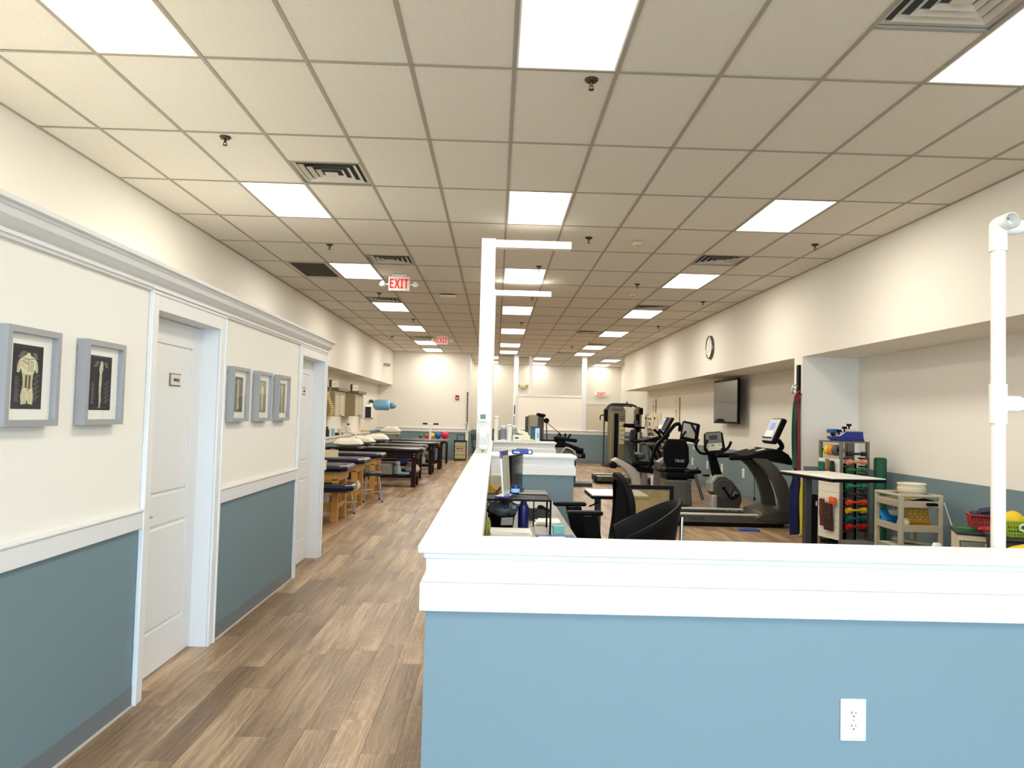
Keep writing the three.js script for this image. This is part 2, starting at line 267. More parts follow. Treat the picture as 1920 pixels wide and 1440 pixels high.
// doors
function door(n, z0, sign) {   // z0: near edge of the opening; opening 0.92 wide, 2.01 high
  const d = struct('door_' + n); d.position.set(XL, 0, z0 - 0.46);
  const zc = 0;
  part(d, 'door_leaf', TRIM, box2(-0.15, -0.115, 0.008, 2.0, -0.455, 0.455));
  const st = (y0, y1, a, b) => part(d, 'stile', TRIM, rb(0.012, y1 - y0, Math.abs(a - b), -0.111, (y0 + y1) / 2, (a + b) / 2, 0.004));
  st(0.008, 2.0, 0.455, 0.325); st(0.008, 2.0, -0.325, -0.455); st(1.86, 2.0, 0.325, -0.325); st(0.83, 1.0, 0.325, -0.325); st(0.008, 0.24, 0.325, -0.325);
  for (const [a, b] of [[1.0, 1.86], [0.24, 0.83]]) { const h = b - a - 0.03, w = 0.62; part(d, 'panel', TRIM, ext([[-w / 2, -h / 2], [w / 2, -h / 2], [w / 2, h / 2], [-w / 2, h / 2]], 0.02, 0.009, false, -0.1135, (a + b) / 2, 0, 0, Math.PI / 2)); }
  part(d, 'jamb', TRIM, box2(-0.14, 0.0, 0, 2.012, 0.46, 0.455), box2(-0.14, 0.0, 0, 2.012, -0.46, -0.455), box2(-0.14, 0.0, 2.002, 2.012, -0.46, 0.46));
  for (const s of [1, -1]) part(d, 'casing', TRIM, rb(0.018, 2.085, 0.085, 0.009, 1.0425, s * 0.4975, 0.005), rb(0.026, 2.083, 0.02, 0.013, 1.0425, s * 0.5315, 0.006));
  part(d, 'casing', TRIM, rb(0.018, 0.085, 0.91, 0.009, 2.045, 0, 0.005), rb(0.0255, 0.02, 1.076, 0.0128, 2.0905, 0, 0.006), rb(0.034, 0.012, 1.1, 0.017, 2.106, 0, 0.004));
  const h = part(d, 'door_handle', STEEL, cyl(0.026, 0.026, 0.012, -0.1, 0.905, 0.385, 0, 0, Math.PI / 2), cyl(0.009, 0.009, 0.05, -0.075, 0.905, 0.385, 0, 0, Math.PI / 2), tube([[-0.052, 0.905, 0.39], [-0.05, 0.908, 0.34], [-0.055, 0.906, 0.275]], 0.009, 10));
  const sg = thing('door_sign', sign[1], 'sign', [XL - 0.105, sign[2], z0 - sign[3]], Math.PI / 2);
  part(sg, 'sign_frame', mat('#77705f', 0.4, 0.5), rb(0.15, 0.075, 0.008, 0, 0, 0.004, 0.003)); part(sg, 'sign_plate', mat('#d9d0bd', 0.5), box(0.136, 0.061, 0.003, 0, 0, 0.009)); part(sg, 'sign_lettering', mat('#2a2620', 0.6), text(sign[0], 0.017).translate(0.006, -0.001, 0.0105));
}
door(1, -4.0, ['OFFICE', 'small framed plate on the nearer white door', 1.66, 0.52]);
door(2, -6.99, ['EXAM', 'small framed plate on the farther white door', 1.69, 0.52]);

// ---------- far end ----------
const wb = struct('wall_back_left');
part(wb, 'plaster', WALL, box2(-4.06, -0.92, WT, CY + 0.45, -25.45, -25.6), box2(-1.07, -0.92, WT, CY + 0.45, -25.6, -30.1)); part(wb, 'wainscot', SLATE, box2(-4.06, -0.92, 0, WT, -25.45, -25.6), box2(-1.07, -0.92, 0, WT, -25.6, -30.1));
{ const r = struct('trim_21'); part(r, 'chair_rail', TRIM, rb(2.99, 0.11, 0.025, -2.415, 0.97, -25.437, 0.004)); part(r, 'rail_cap', TRIM, rb(2.99, 0.02, 0.045, -2.415, 1.03, -25.428, 0.006)); }
{ const r = struct('trim_22'); part(r, 'corner_casing', TRIM, box2(-0.99, -0.905, 0, CY, -25.45, -25.435), box2(-0.92, -0.905, 0, CY, -25.45, -25.62)); }
sone('baseboard_back_left', BASE, box2(-3.92, -0.99, 0, 0.1, -25.45, -25.444));
const wr = struct('wall_back_right');
part(wr, 'plaster', WALL, box2(-1.07, 5.05, WT, CY + 0.45, -30.1, -30.25)); part(wr, 'wainscot', SLATE, box2(-1.07, 5.05, 0, WT, -30.1, -30.25));
{ const d = struct('door_3'); part(d, 'door_leaf', mat('#e6ddc6', 0.5), box2(3.53, 4.42, 0.01, 2.03, -30.1, -30.07)); part(d, 'door_frame', TRIM, box2(3.46, 3.53, 0, 2.1, -30.1, -30.06), box2(4.42, 4.49, 0, 2.1, -30.1, -30.06), box2(3.53, 4.42, 2.03, 2.1, -30.1, -30.06)); part(d, 'push_bar', STEEL, rb(0.7, 0.06, 0.05, 3.98, 1.0, -30.03, 0.02)); }
// low partition across the far gym end, with posts and a filled bay
{
  const w = struct('wall_half_rear');
  part(w, 'wainscot', SLATE, box2(0.62, 4.9, 0, 0.95, -25.45, -25.58)); part(w, 'fascia', TRIM, box2(0.62, 4.9, 0.95, 1.05, -25.44, -25.59)); part(w, 'cap', TRIM, rb(4.28, 0.035, 0.22, 2.76, 1.067, -25.515, 0.008)); part(w, 'cove_base', BASE, box2(0.62, 4.9, 0, 0.1, -25.444, -25.45));
  part(w, 'bay_panel', WALL, box2(0.72, 2.86, 1.085, 2.17, -25.48, -25.56)); part(w, 'bay_beam', TRIM, box2(0.55, 2.98, 2.17, 2.24, -25.46, -25.58));
  for (const [x, s] of [[0.64, 0.15], [1.13, 0.12], [2.92, 0.16]]) part(w, 'post', TRIM, box2(x - s / 2, x + s / 2, x === 1.13 ? 2.24 : 1.085, CY, -25.44, -25.59));
}
// ---------- right side: soffit, pier and the two recesses ----------
const wrs = struct('wall_right');
part(wrs, 'soffit', WALL, box2(4.13, 5.05, 2.41, CY + 0.45, 4.4, -24.7));
parts(wrs, 'recess_back', WALL, box2(4.9, 5.05, WT, 2.41, 4.4, -24.7), box2(4.9, 5.05, WT, CY + 0.45, -24.7, -30.1)); part(wrs, 'wainscot', SLATE, box2(4.9, 5.05, 0, WT, 4.4, -30.1));
part(wrs, 'pier', WALL, box2(4.13, 4.9, WT, 2.41, -10.25, -10.53), box2(4.13, 4.16, 0, WT, -10.25, -10.53)); part(wrs, 'wainscot', SLATE, box2(4.16, 4.9, 0, WT, -10.25, -10.53));
sone('baseboard_right', BASE, box2(4.89, 4.9, 0, 0.1, 4.4, -10.25), box2(4.89, 4.9, 0, 0.1, -10.53, -25.4));
// ---------- front wall behind the camera: storefront glazing ----------
{
  const w = struct('wall_front'), a = mat('#3c3d3f', 0.4, 0.6);
  part(w, 'header', WALL, box2(-4.06, 5.05, 3.0, CY + 0.45, 4.4, 4.6)); part(w, 'side_wall', WALL, box2(-4.06, -1.5, 0, 3.0, 4.4, 4.6), box2(4.7, 5.05, 0, 3.0, 4.4, 4.6)); part(w, 'sill', WALL, box2(-1.5, 4.7, 0, 0.25, 4.4, 4.6));
  for (let i = 0; i <= 4; i++) { const x = -1.5 + i * 1.55; part(w, 'mullion', a, box2(x - 0.03, x + 0.03, 0.25, 3.0, 4.44, 4.56)); }
  part(w, 'transom', a, box2(-1.5, 4.7, 2.94, 3.0, 4.44, 4.56), box2(-1.5, 4.7, 0.25, 0.31, 4.44, 4.56));
  const glass = new THREE.MeshPhysicalMaterial({ color: '#ffffff', transmission: 1, roughness: 0, thickness: 0, ior: 1.45 });
  for (let i = 0; i < 4; i++) { const x = -1.5 + i * 1.55, s = struct('window_' + (i + 1)); part(s, 'pane', glass, new THREE.PlaneGeometry(1.49, 2.63).rotateY(Math.PI).translate(x + 0.775, 1.625, 4.5)); }
  sone('added_pavement', mat('#9a9a96', 0.9), box2(-14, 16, -0.16, -0.02, 4.6, 26));  // unseen ground outside, added to keep sky light from entering from below
}
// ---------- half walls of the front desk ----------
function halfRun(w, x0, x1, z0, z1, o = {}) {   // x0<x1, z0>z1 footprint of the painted body; overhang flags l r n f
  const g = (e, y0, y1) => box2(x0 - (o.l === 0 ? 0 : e), x1 + (o.r === 0 ? 0 : e), y0, y1, z0 + (o.n === 0 ? 0 : e), z1 - (o.f === 0 ? 0 : e));
  const rg = (e, y0, y1, r) => { const a = x0 - (o.l === 0 ? 0 : e), b = x1 + (o.r === 0 ? 0 : e), c = z0 + (o.n === 0 ? 0 : e), d = z1 - (o.f === 0 ? 0 : e); return rb(b - a, y1 - y0, c - d, (a + b) / 2, (y0 + y1) / 2, (c + d) / 2, r); };
  part(w, 'painted_body', SLATE, g(0, 0, 0.905)); part(w, 'frieze', TRIM, g(0.002, 0.905, 1.06)); part(w, 'apron_board', TRIM, rg(0.019, 0.898, 0.984, 0.004)); part(w, 'bead', TRIM, rg(0.012, 0.984, 1.0, 0.006));
  part(w, 'cove', TRIM, rg(0.012, 1.055, 1.076, 0.008)); part(w, 'cap', TRIM, rg(0.027, 1.074, 1.1, 0.006));
}
const hw = struct('wall_half_front');
halfRun(hw, -0.2, 3.6, -2.385, -2.54);
const hl = struct('wall_half_left');
halfRun(hl, -0.2, -0.062, -2.567, -12.6, { n: 0 });
const hc = struct('wall_half_cross');
halfRun(hc, -0.035, 0.825, -7.96, -8.5, { l: 0 });
const hd = struct('wall_half_cross');
halfRun(hd, -0.035, 0.945, -12.12, -12.6, { l: 0 });
sone('baseboard_half_left', BASE, box2(-0.206, -0.2, 0, 0.1, -2.39, -12.6));
let pn = 0;
for (const [z, top, len] of [[-8.1, 3.39, 0.76], [-11.5, 3.41, 0.79]]) {
  const p = struct('trim_post'); part(p, 'post', TRIM, box2(-0.2, -0.052, 1.1, top, z, z - 0.148)); part(p, 'arm', TRIM, box2(-0.052, len, top - 0.085, top - 0.008, z - 0.02, z - 0.13)); part(p, 'post_base', TRIM, rb(0.164, 0.03, 0.164, -0.126, 1.113, z - 0.074, 0.004));
}
// ---------- framed anatomy prints on the office wall ----------
const FRAME = mat('#a2a2a0', 0.4, 0.15), PANE = new THREE.MeshPhysicalMaterial({ color: '#ffffff', transmission: 1, roughness: 0.02, thickness: 0, ior: 1.22 });
function anatomy(kind, bg) {
  return canvasTex(180, 236, (c, w, h) => {
    c.fillStyle = bg; c.fillRect(0, 0, w, h);
    const path = p => { c.beginPath(); p.forEach(([x, y], i) => i ? c.lineTo(x * w, y * h) : c.moveTo(x * w, y * h)); c.closePath(); };
    const bone = '#d6cfa6', deep = '#8f8560', dark = '#3c3626';
    c.fillStyle = bone;
    const stri = (x0, y0, x1, y1, bend, n, wd, cols) => { for (let i = 0; i < n; i++) { const t = i / (n - 1) - 0.5, ox = t * wd; c.strokeStyle = cols[i % cols.length]; c.lineWidth = 1.1; c.beginPath(); c.moveTo((x0 + ox) * w, y0 * h); c.quadraticCurveTo(((x0 + x1) / 2 + ox * 1.3 + bend) * w, (y0 + y1) / 2 * h, (x1 + ox * 0.7) * w, y1 * h); c.stroke(); } };
    if (kind === 'torso') {
      path([[0.44, 0.15], [0.46, 0.12], [0.56, 0.12], [0.58, 0.16], [0.7, 0.19], [0.8, 0.25], [0.84, 0.34], [0.85, 0.42], [0.78, 0.43], [0.74, 0.37], [0.69, 0.46], [0.66, 0.56], [0.68, 0.68], [0.72, 0.8], [0.7, 0.93], [0.55, 0.92], [0.51, 0.85], [0.48, 0.92], [0.32, 0.93], [0.29, 0.8], [0.34, 0.68], [0.35, 0.56], [0.32, 0.46], [0.27, 0.37], [0.22, 0.44], [0.14, 0.43], [0.16, 0.32], [0.21, 0.24], [0.32, 0.19]]); c.fill();
      stri(0.3, 0.24, 0.48, 0.3, 0.0, 9, 0.16, [deep, '#efe8c4', dark]); stri(0.28, 0.3, 0.46, 0.38, 0.02, 8, 0.12, [deep, '#efe8c4']); stri(0.2, 0.26, 0.18, 0.42, -0.02, 7, 0.08, [deep, '#efe8c4', dark]); stri(0.79, 0.26, 0.81, 0.42, 0.02, 7, 0.08, [deep, '#efe8c4', dark]);
      stri(0.38, 0.44, 0.4, 0.68, -0.02, 8, 0.08, [deep, dark, '#efe8c4']); stri(0.64, 0.44, 0.62, 0.68, 0.02, 8, 0.08, [deep, dark, '#efe8c4']); stri(0.38, 0.72, 0.38, 0.92, 0.02, 10, 0.16, [deep, '#efe8c4', dark]); stri(0.63, 0.72, 0.63, 0.92, -0.02, 10, 0.16, [deep, '#efe8c4', dark]);
      c.strokeStyle = dark; c.lineWidth = 2.2; c.beginPath(); c.moveTo(w * 0.51, h * 0.2); c.lineTo(w * 0.51, h * 0.42); c.moveTo(w * 0.3, h * 0.2); c.lineTo(w * 0.5, h * 0.23); c.lineTo(w * 0.74, h * 0.2); c.stroke();
      c.lineWidth = 1.8; for (let i = 0; i < 6; i++) { c.beginPath(); c.moveTo(w * 0.54, h * (0.25 + i * 0.03)); c.quadraticCurveTo(w * 0.62, h * (0.245 + i * 0.03), w * (0.69 - i * 0.004), h * (0.27 + i * 0.03)); c.stroke(); }
      c.fillStyle = dark; c.fillRect(w * 0.43, h * 0.47, w * 0.055, h * 0.2); c.fillRect(w * 0.545, h * 0.47, w * 0.05, h * 0.22); c.fillStyle = '#b7ae84'; c.fillRect(w * 0.49, h * 0.44, w * 0.05, h * 0.3); c.fillStyle = dark; for (let i = 0; i < 6; i++) c.fillRect(w * 0.48, h * (0.47 + i * 0.045), w * 0.07, 1.6);
    } else if (kind === 'arm') {
      path([[0.52, 0.08], [0.6, 0.13], [0.6, 0.25], [0.55, 0.32], [0.56, 0.5], [0.53, 0.68], [0.55, 0.8], [0.52, 0.95], [0.46, 0.96], [0.46, 0.8], [0.44, 0.66], [0.43, 0.5], [0.45, 0.32], [0.42, 0.26], [0.46, 0.14]]); c.fill();
      stri(0.52, 0.12, 0.5, 0.3, 0.03, 7, 0.1, [deep, '#efe8c4', dark]); stri(0.5, 0.34, 0.49, 0.64, 0.0, 7, 0.09, [deep, '#efe8c4', dark]); stri(0.5, 0.68, 0.49, 0.94, 0.0, 6, 0.06, [deep, '#efe8c4', dark]);
    } else if (kind === 'spine') {
      for (let i = 0; i < 20; i++) { c.fillRect(w * (0.5 - 0.06 - i * 0.002), h * (0.08 + i * 0.042), w * (0.12 + i * 0.004), h * 0.03); c.fillRect(w * 0.36, h * (0.09 + i * 0.042), w * 0.28, h * 0.008); }
    } else if (kind === 'body') {
      c.beginPath(); c.arc(w * 0.5, h * 0.1, w * 0.06, 0, 7); c.fill();
      path([[0.44, 0.16], [0.56, 0.16], [0.68, 0.24], [0.74, 0.5], [0.68, 0.51], [0.62, 0.32], [0.6, 0.48], [0.64, 0.7], [0.6, 0.95], [0.54, 0.95], [0.5, 0.58], [0.46, 0.95], [0.4, 0.95], [0.36, 0.7], [0.4, 0.48], [0.38, 0.32], [0.32, 0.51], [0.26, 0.5], [0.32, 0.24]]); c.fill();
      c.strokeStyle = deep; for (let i = 0; i < 7; i++) { c.beginPath(); c.moveTo(w * 0.43, h * (0.2 + i * 0.03)); c.lineTo(w * 0.57, h * (0.2 + i * 0.03)); c.stroke(); }
    } else { path([[0.44, 0.05], [0.6, 0.05], [0.62, 0.3], [0.56, 0.5], [0.58, 0.62], [0.54, 0.86], [0.66, 0.95], [0.46, 0.95], [0.46, 0.62], [0.45, 0.5], [0.4, 0.3]]); c.fill(); c.fillStyle = deep; c.fillRect(w * 0.49, h * 0.1, w * 0.03, h * 0.75); }
    c.fillStyle = '#b9b49c';
    for (let i = 0; i < 15; i++) { c.fillRect(w * 0.1, h * (0.5 + i * 0.027), w * (0.1 + 0.07 * ((i * 7) % 3) / 3), 1.4); c.fillRect(w * (0.78 - 0.05 * (i % 3)), h * (0.46 + i * 0.028), w * 0.13, 1.4); }
    for (let i = 0; i < 7; i++) { c.fillRect(w * (0.16 + i * 0.02), h * (0.2 - i * 0.016), w * 0.16, 1.4); c.fillRect(w * (0.7 - i * 0.01), h * (0.2 - i * 0.014), w * 0.14, 1.4); }
  });
}
[['torso', '#10131f', -2.91, 'silver box frame with dark torso muscle print, nearest the camera'], ['arm', '#171a24', -3.44, 'silver box frame with dark arm print, beside the nearer door'], ['spine', '#5c5c52', -5.255, 'silver box frame with spine print greyed by painted glass reflection, just past the nearer door'], ['body', '#8b8672', -5.795, 'silver box frame with body print paled by painted glass reflection, middle of three between the doors'], ['leg', '#6d6858', -6.32, 'silver box frame with leg print dulled by painted glass reflection, next to the farther door']].forEach(([k, bg, z, lab]) => {  // prints past the nearer door: glass reflections painted into their lighter backgrounds
  const o = thing('picture_frame', lab, 'picture', [XL, 1.598, z], Math.PI / 2, 'framed anatomy prints');
  const W = 0.335, Hh = 0.368, b = 0.024, D = 0.045;
  part(o, 'frame', FRAME, box(b, Hh, D, -W / 2 + b / 2, 0, D / 2 + 0.004), box(b, Hh, D, W / 2 - b / 2, 0, D / 2 + 0.004), box(W - 2 * b, b, D, 0, Hh / 2 - b / 2, D / 2 + 0.004), box(W - 2 * b, b, D, 0, -Hh / 2 + b / 2, D / 2 + 0.004));
  part(o, 'backing', mat('#e9e6d9', 0.8), box(W - 2 * b, Hh - 2 * b, 0.02, 0, 0, 0.014));
  part(o, 'print', new THREE.MeshStandardMaterial({ map: anatomy(k, bg), roughness: 0.6 }), new THREE.PlaneGeometry(0.186, 0.24).translate(-0.006, 0, 0.0246));
  part(o, 'glass', PANE, new THREE.PlaneGeometry(W - 2 * b, Hh - 2 * b).translate(0, 0, 0.041));
  part(o, 'hanger', CHAR, box(0.012, 0.03, 0.004, -W / 2 + 0.01, Hh / 2 - 0.04, 0.002));
});

// ---------- exit signs ----------
const RED = new THREE.MeshStandardMaterial({ color: '#c20d14', emissive: '#f0141a', emissiveIntensity: 0.5, roughness: 0.4 });
function exitSign(lab, pos, wall) {
  const o = thing('exit_sign', lab, 'exit sign', pos);
  part(o, 'housing', mat('#efe9dc', 0.5), rb(0.31, 0.21, 0.045, 0, -0.14, 0, 0.008)); part(o, 'lettering', RED, text('EXIT', 0.115, 0.004).scale(0.86, 1.25, 1).translate(0, -0.14, 0.0225));
  if (!wall) part(o, 'canopy', WHITE, rb(0.22, 0.03, 0.07, 0, -0.015, 0, 0.006), box(0.1, 0.02, 0.03, 0, -0.035, 0));
  for (const s of [-1, 1]) { const a = part(o, 'lamp_head', WHITE, bar([s * 0.155, -0.15, 0], [s * 0.2, -0.15, 0], 0.012), tf(lathe([[0, -0.03], [0.026, -0.028], [0.04, 0.012], [0.042, 0.03], [0, 0.03]], 0, 0, 0), s * 0.235, -0.155, 0.02, 1.2, 0, -s * 0.5)); }
}
exitSign('red lettered exit sign hanging nearest over the corridor', [-1.477, CY, -11.25]);
exitSign('red lettered exit sign hanging farther down the corridor', [-1.444, CY, -19.75]);
exitSign('red lettered exit sign on the wall over the rear door', [4.14, 2.59, -30.05], true);

// ---------- small wall fittings ----------
{ const o = thing('fire_alarm', 'red fire alarm strobe on the far corridor wall', 'fire alarm', [-1.3, 2.07, -25.45]);
  part(o, 'body', mat('#a01818', 0.4), rb(0.12, 0.15, 0.05, 0, 0, 0.025, 0.01)); part(o, 'strobe', WHITE, rb(0.07, 0.03, 0.02, 0, -0.02, 0.056, 0.008)); part(o, 'horn', mat('#5a0d0d', 0.6), cyl(0.03, 0.03, 0.004, 0, 0.04, 0.051, Math.PI / 2)); }
{ const o = thing('pull_station', 'red and white fire pull station beside the rear door', 'pull station', [3.3, 1.66, -30.1]);
  part(o, 'plate', mat('#f0e8d8', 0.5), rb(0.2, 0.24, 0.02, 0, 0, 0.01, 0.006)); part(o, 'box', mat('#c5362b', 0.4), rb(0.12, 0.16, 0.05, 0, 0, 0.035, 0.008)); part(o, 'pull_handle', WHITE, rb(0.08, 0.025, 0.02, 0, -0.02, 0.065, 0.006)); }
{ const o = thing('wall_camera', 'small grey camera high on the corridor soffit', 'camera', [-3.46, 2.98, -23.4]);  // small camera on a round mount
  part(o, 'mount', GREY, cyl(0.04, 0.04, 0.03, 0.015, 0, 0, 0, 0, Math.PI / 2)); part(o, 'head', mat('#b5ac98', 0.5), tf(lathe([[0, -0.09], [0.04, -0.08], [0.06, 0.06], [0, 0.06]], 0, 0, 0), 0.12, -0.02, 0.02, 0, 0, Math.PI / 2)); }
{ const o = thing('emergency_light', 'beige twin-head emergency light on the rear wall', 'emergency light', [1.03, 2.68, -30.1]);
  part(o, 'body', mat('#d8c999', 0.5), ext([[-0.16, 0.05], [0.16, 0.05], [0.11, -0.07], [-0.11, -0.07]], 0.1, 0.01, false, 0, 0, 0.05)); for (const s of [-1, 1]) part(o, 'lamp_head', mat('#cdbd8c', 0.5), sph(0.06, s * 0.17, 0.05, 0.07)); }
{ const o = thing('wall_outlet', 'white duplex outlet plate low on the blue half wall', 'outlet', [1.129, 0.5905, -2.385]);
  part(o, 'cover_plate', mat('#f4f5f5', 0.35), rb(0.079, 0.127, 0.006, 0, 0, 0.003, 0.0028));
  for (const y of [0.0195, -0.0195]) { const r = part(o, 'receptacle', mat('#eceeee', 0.35), tf(new THREE.CylinderGeometry(0.0172, 0.0172, 0.003, 28), 0, y, 0.0062, Math.PI / 2)); part(r, 'slot', mat('#2a2a2a', 0.7), box(0.0024, 0.008, 0.001, -0.0062, y + 0.0035, 0.0079), box(0.0024, 0.0065, 0.001, 0.0062, y + 0.0035, 0.0079), cyl(0.0026, 0.0026, 0.001, 0, y - 0.0068, 0.0079, Math.PI / 2)); }
  part(o, 'screw', STEEL, cyl(0.003, 0.003, 0.0015, 0, 0, 0.0065, Math.PI / 2)); }
{ const o = thing('thermostat', 'white thermostat with green display on the near post', 'thermostat', [-0.135, 1.48, -8.1]);
  part(o, 'case', WHITE, rb(0.095, 0.095, 0.025, 0, 0, 0.0125, 0.008)); part(o, 'display', mat('#5f7a4c', 0.3), box(0.058, 0.048, 0.002, 0, 0.006, 0.0255)); part(o, 'button', mat('#d0cdc4', 0.5), rb(0.02, 0.008, 0.004, 0, -0.034, 0.026, 0.002)); }
{ const o = thing('soap_dispenser', 'clear white sanitizer dispenser on the near post below the thermostat', 'dispenser', [-0.127, 1.24, -8.1]);
  part(o, 'case', mat('#e4e3d8', 0.3), rb(0.11, 0.2, 0.09, 0, 0.0, 0.045, 0.03)); part(o, 'window', mat('#c6c7bc', 0.15), rb(0.07, 0.09, 0.01, 0, 0.0, 0.088, 0.004)); part(o, 'top_cap', mat('#efeee4', 0.4), rb(0.075, 0.03, 0.06, 0, 0.105, 0.035, 0.012)); part(o, 'nozzle', GREY, cyl(0.012, 0.01, 0.03, 0, -0.11, 0.06)); }
{ const o = thing('wall_clock', 'round silver-rimmed wall clock high on the gym wall', 'clock', [4.13, 2.93, -14.69], -Math.PI / 2);
  part(o, 'rim', mat('#77736c', 0.3, 0.8), lathe([[0.0, 0], [0.225, 0], [0.23, 0.02], [0.222, 0.05], [0.205, 0.052], [0.2, 0.03], [0, 0.03]], 0, 0, 0, Math.PI / 2, 0, 0, 40));
  part(o, 'dial', mat('#efe6d8', 0.6), cyl(0.2, 0.2, 0.004, 0, 0, 0.034, Math.PI / 2, 0, 0, 40));
  for (let i = 0; i < 12; i++) { const a = i * Math.PI / 6; part(o, 'hour_mark', CHAR, box(0.012, 0.034, 0.002, Math.sin(a) * 0.165, Math.cos(a) * 0.165, 0.037, 0, 0, -a)); }
  part(o, 'hour_hand', BLACK, box(0.012, 0.11, 0.002, -0.02, -0.045, 0.039, 0, 0, -0.4)); part(o, 'minute_hand', BLACK, box(0.008, 0.16, 0.002, 0.025, 0.075, 0.041, 0, 0, -0.3)); }

// ---------- treatment tables ----------
function padGeo(len, wid, th, ch) {   // padded top: length along x, chamfered corners, domed rim
  const a = len / 2, b = wid / 2;
  const g = ext([[-a + ch, -b], [a - ch, -b], [a, -b + ch], [a, b - ch], [a - ch, b], [-a + ch, b], [-a, b - ch], [-a, -b + ch]], th, th * 0.42);
  return tf(g, 0, 0, 0, -Math.PI / 2);
}
function table(label, foot, head, zc, wid, h, o = {}) {   // foot: aisle end x, head: wall end x
  const L = foot - head, wood = o.dark ? ESPRESSO : OAK, t = thing('treatment_table', label, 'treatment table', [(foot + head) / 2, 0, zc], 0, o.dark ? 'dark wood treatment tables' : 'oak treatment tables');
  const pm = o.dark ? VINYL : NAVY, ov = o.ov ?? 0.1, th = 0.085, ph = h - th, lw = o.dark ? 0.09 : 0.085;
  if (o.split) {
    const s = L * 0.62; part(t, 'padded_top', pm, tf(padGeo(s, wid, th, 0.07), L / 2 - s / 2, h - th / 2, 0)); const g = padGeo(L - s - 0.02, wid, th, 0.06); part(t, 'head_rest', pm, tf(g, -L / 2 + (L - s) / 2 - 0.01, h - th / 2 - 0.004, 0));
  } else part(t, 'padded_top', pm, tf(padGeo(L, wid, th, 0.09), 0, h - th / 2, 0));
  const a0 = L / 2 - ov, b0 = wid / 2 - 0.07, ah = o.dark ? 0.13 : 0.115;
  part(t, 'apron', wood, box2(-a0, a0, ph - ah, ph, b0 - 0.03, b0), box2(-a0, a0, ph - ah, ph, -b0, -b0 + 0.03)); part(t, 'apron_end', wood, box2(a0 - 0.03, a0, ph - ah, ph, -b0 + 0.03, b0 - 0.03), box2(-a0, -a0 + 0.03, ph - ah, ph, -b0 + 0.03, b0 - 0.03));
  for (const sx of [1, -1]) for (const sz of [1, -1]) part(t, 'leg', wood, rb(lw, ph - ah + 0.02, lw, sx * (a0 - lw / 2 - 0.02), (ph - ah + 0.02) / 2, sz * (b0 - lw / 2 - 0.0), 0.006));
  part(t, 'shelf', wood, box2(-a0 + 0.03, a0 - 0.03, 0.215, 0.245, -b0 + 0.05, b0 - 0.05)); part(t, 'shelf_rail', wood, box2(-a0 + 0.05, a0 - 0.06, 0.18, 0.23, b0 - 0.075, b0 - 0.045), box2(a0 - 0.075, a0 - 0.045, 0.18, 0.23, -b0 + 0.08, b0 - 0.08));
  for (const sz of [1, -1]) for (const y of [0.03, 0.08]) part(t, 'bolt', mat('#d9cfae', 0.3, 0.8), cyl(0.009, 0.009, 0.006, a0 - 0.055, ph - y, sz * (b0 + 0.002), Math.PI / 2));
  return t;
}
const tb1 = table('oak treatment table with navy pad, nearest the farther door', -1.98, -3.5, -10.72, 0.78, 0.77);
{ const p = part(tb1, 'side_rest', NAVY, tf(padGeo(0.78, 0.42, 0.09, 0.09), 0.50, 0.49, 0.42)); part(p, 'brace', BLACK, bar([0.3, 0.44, 0.4], [-0.05, 0.24, 0.36], 0.018)); part(p, 'bracket', CHAR, box2(0.15, 0.8, 0.425, 0.447, 0.3, 0.5)); }
table('oak treatment table with navy pad, middle of the three oak ones', -2.02, -3.5, -12.3, 0.76, 0.77);
table('oak treatment table with navy pad, next to the dark tables', -2.0, -3.5, -13.95, 0.76, 0.77);
const dark = [[-1.45, -15.95, 'nearest'], [-1.55, -17.6, 'second'], [-1.4, -19.4, 'third'], [-1.32, -21.2, 'farthest']];
dark.forEach(([x, z, w]) => table(`dark wood treatment table with black pad, ${w} of the four dark ones`, x, -3.45, z, 0.78, 0.79, { dark: true, split: true, ov: 0.13 }));
// pillows
function pillow(lab, x, y, z, w, d, turn) {
  const N = 22, P = [], I = [], at = (k, i, j) => k * (N + 1) * (N + 1) + i * (N + 1) + j;
  for (const k of [1, -1]) for (let i = 0; i <= N; i++) for (let j = 0; j <= N; j++) {
    const X = i / N * 2 - 1, Z = j / N * 2 - 1, e = Math.pow(Math.max(0, (1 - Math.abs(X) ** 3) * (1 - Math.abs(Z) ** 3)), 0.5), n = vn(X * 2.6 + 9 + z, Z * 2.6 + 5, 99, 99, 7) - 0.5, n2 = vn(X * 7 + 9 + z, Z * 7 + 5, 99, 99, 8) - 0.5;
    P.push(X * w / 2 * (1 - 0.07 * (1 - Math.abs(Z) ** 2)), k * e * (k > 0 ? 0.115 : 0.05) + e * (n * 0.045 + n2 * 0.02) * (k > 0 ? 1 : 0) + 0.02 * (1 - e) * n, Z * d / 2 * (1 - 0.07 * (1 - Math.abs(X) ** 2)));
  }
  for (let i = 0; i < N; i++) for (let j = 0; j < N; j++) { I.push(at(0, i, j), at(0, i, j + 1), at(0, i + 1, j), at(0, i + 1, j), at(0, i, j + 1), at(0, i + 1, j + 1)); I.push(at(1, i, j), at(1, i + 1, j), at(1, i, j + 1), at(1, i + 1, j), at(1, i + 1, j + 1), at(1, i, j + 1)); }
  const g = new THREE.BufferGeometry(); g.setAttribute('position', new THREE.Float32BufferAttribute(P, 3)); g.setAttribute('uv', new THREE.Float32BufferAttribute(new Float32Array(P.length / 3 * 2), 2)); g.setIndex(I); g.computeVertexNormals();
  single('pillow', lab, 'pillow', mat('#ece5d2', 0.85), [g], [x, y, z], turn, 'white pillows on the treatment tables');
}
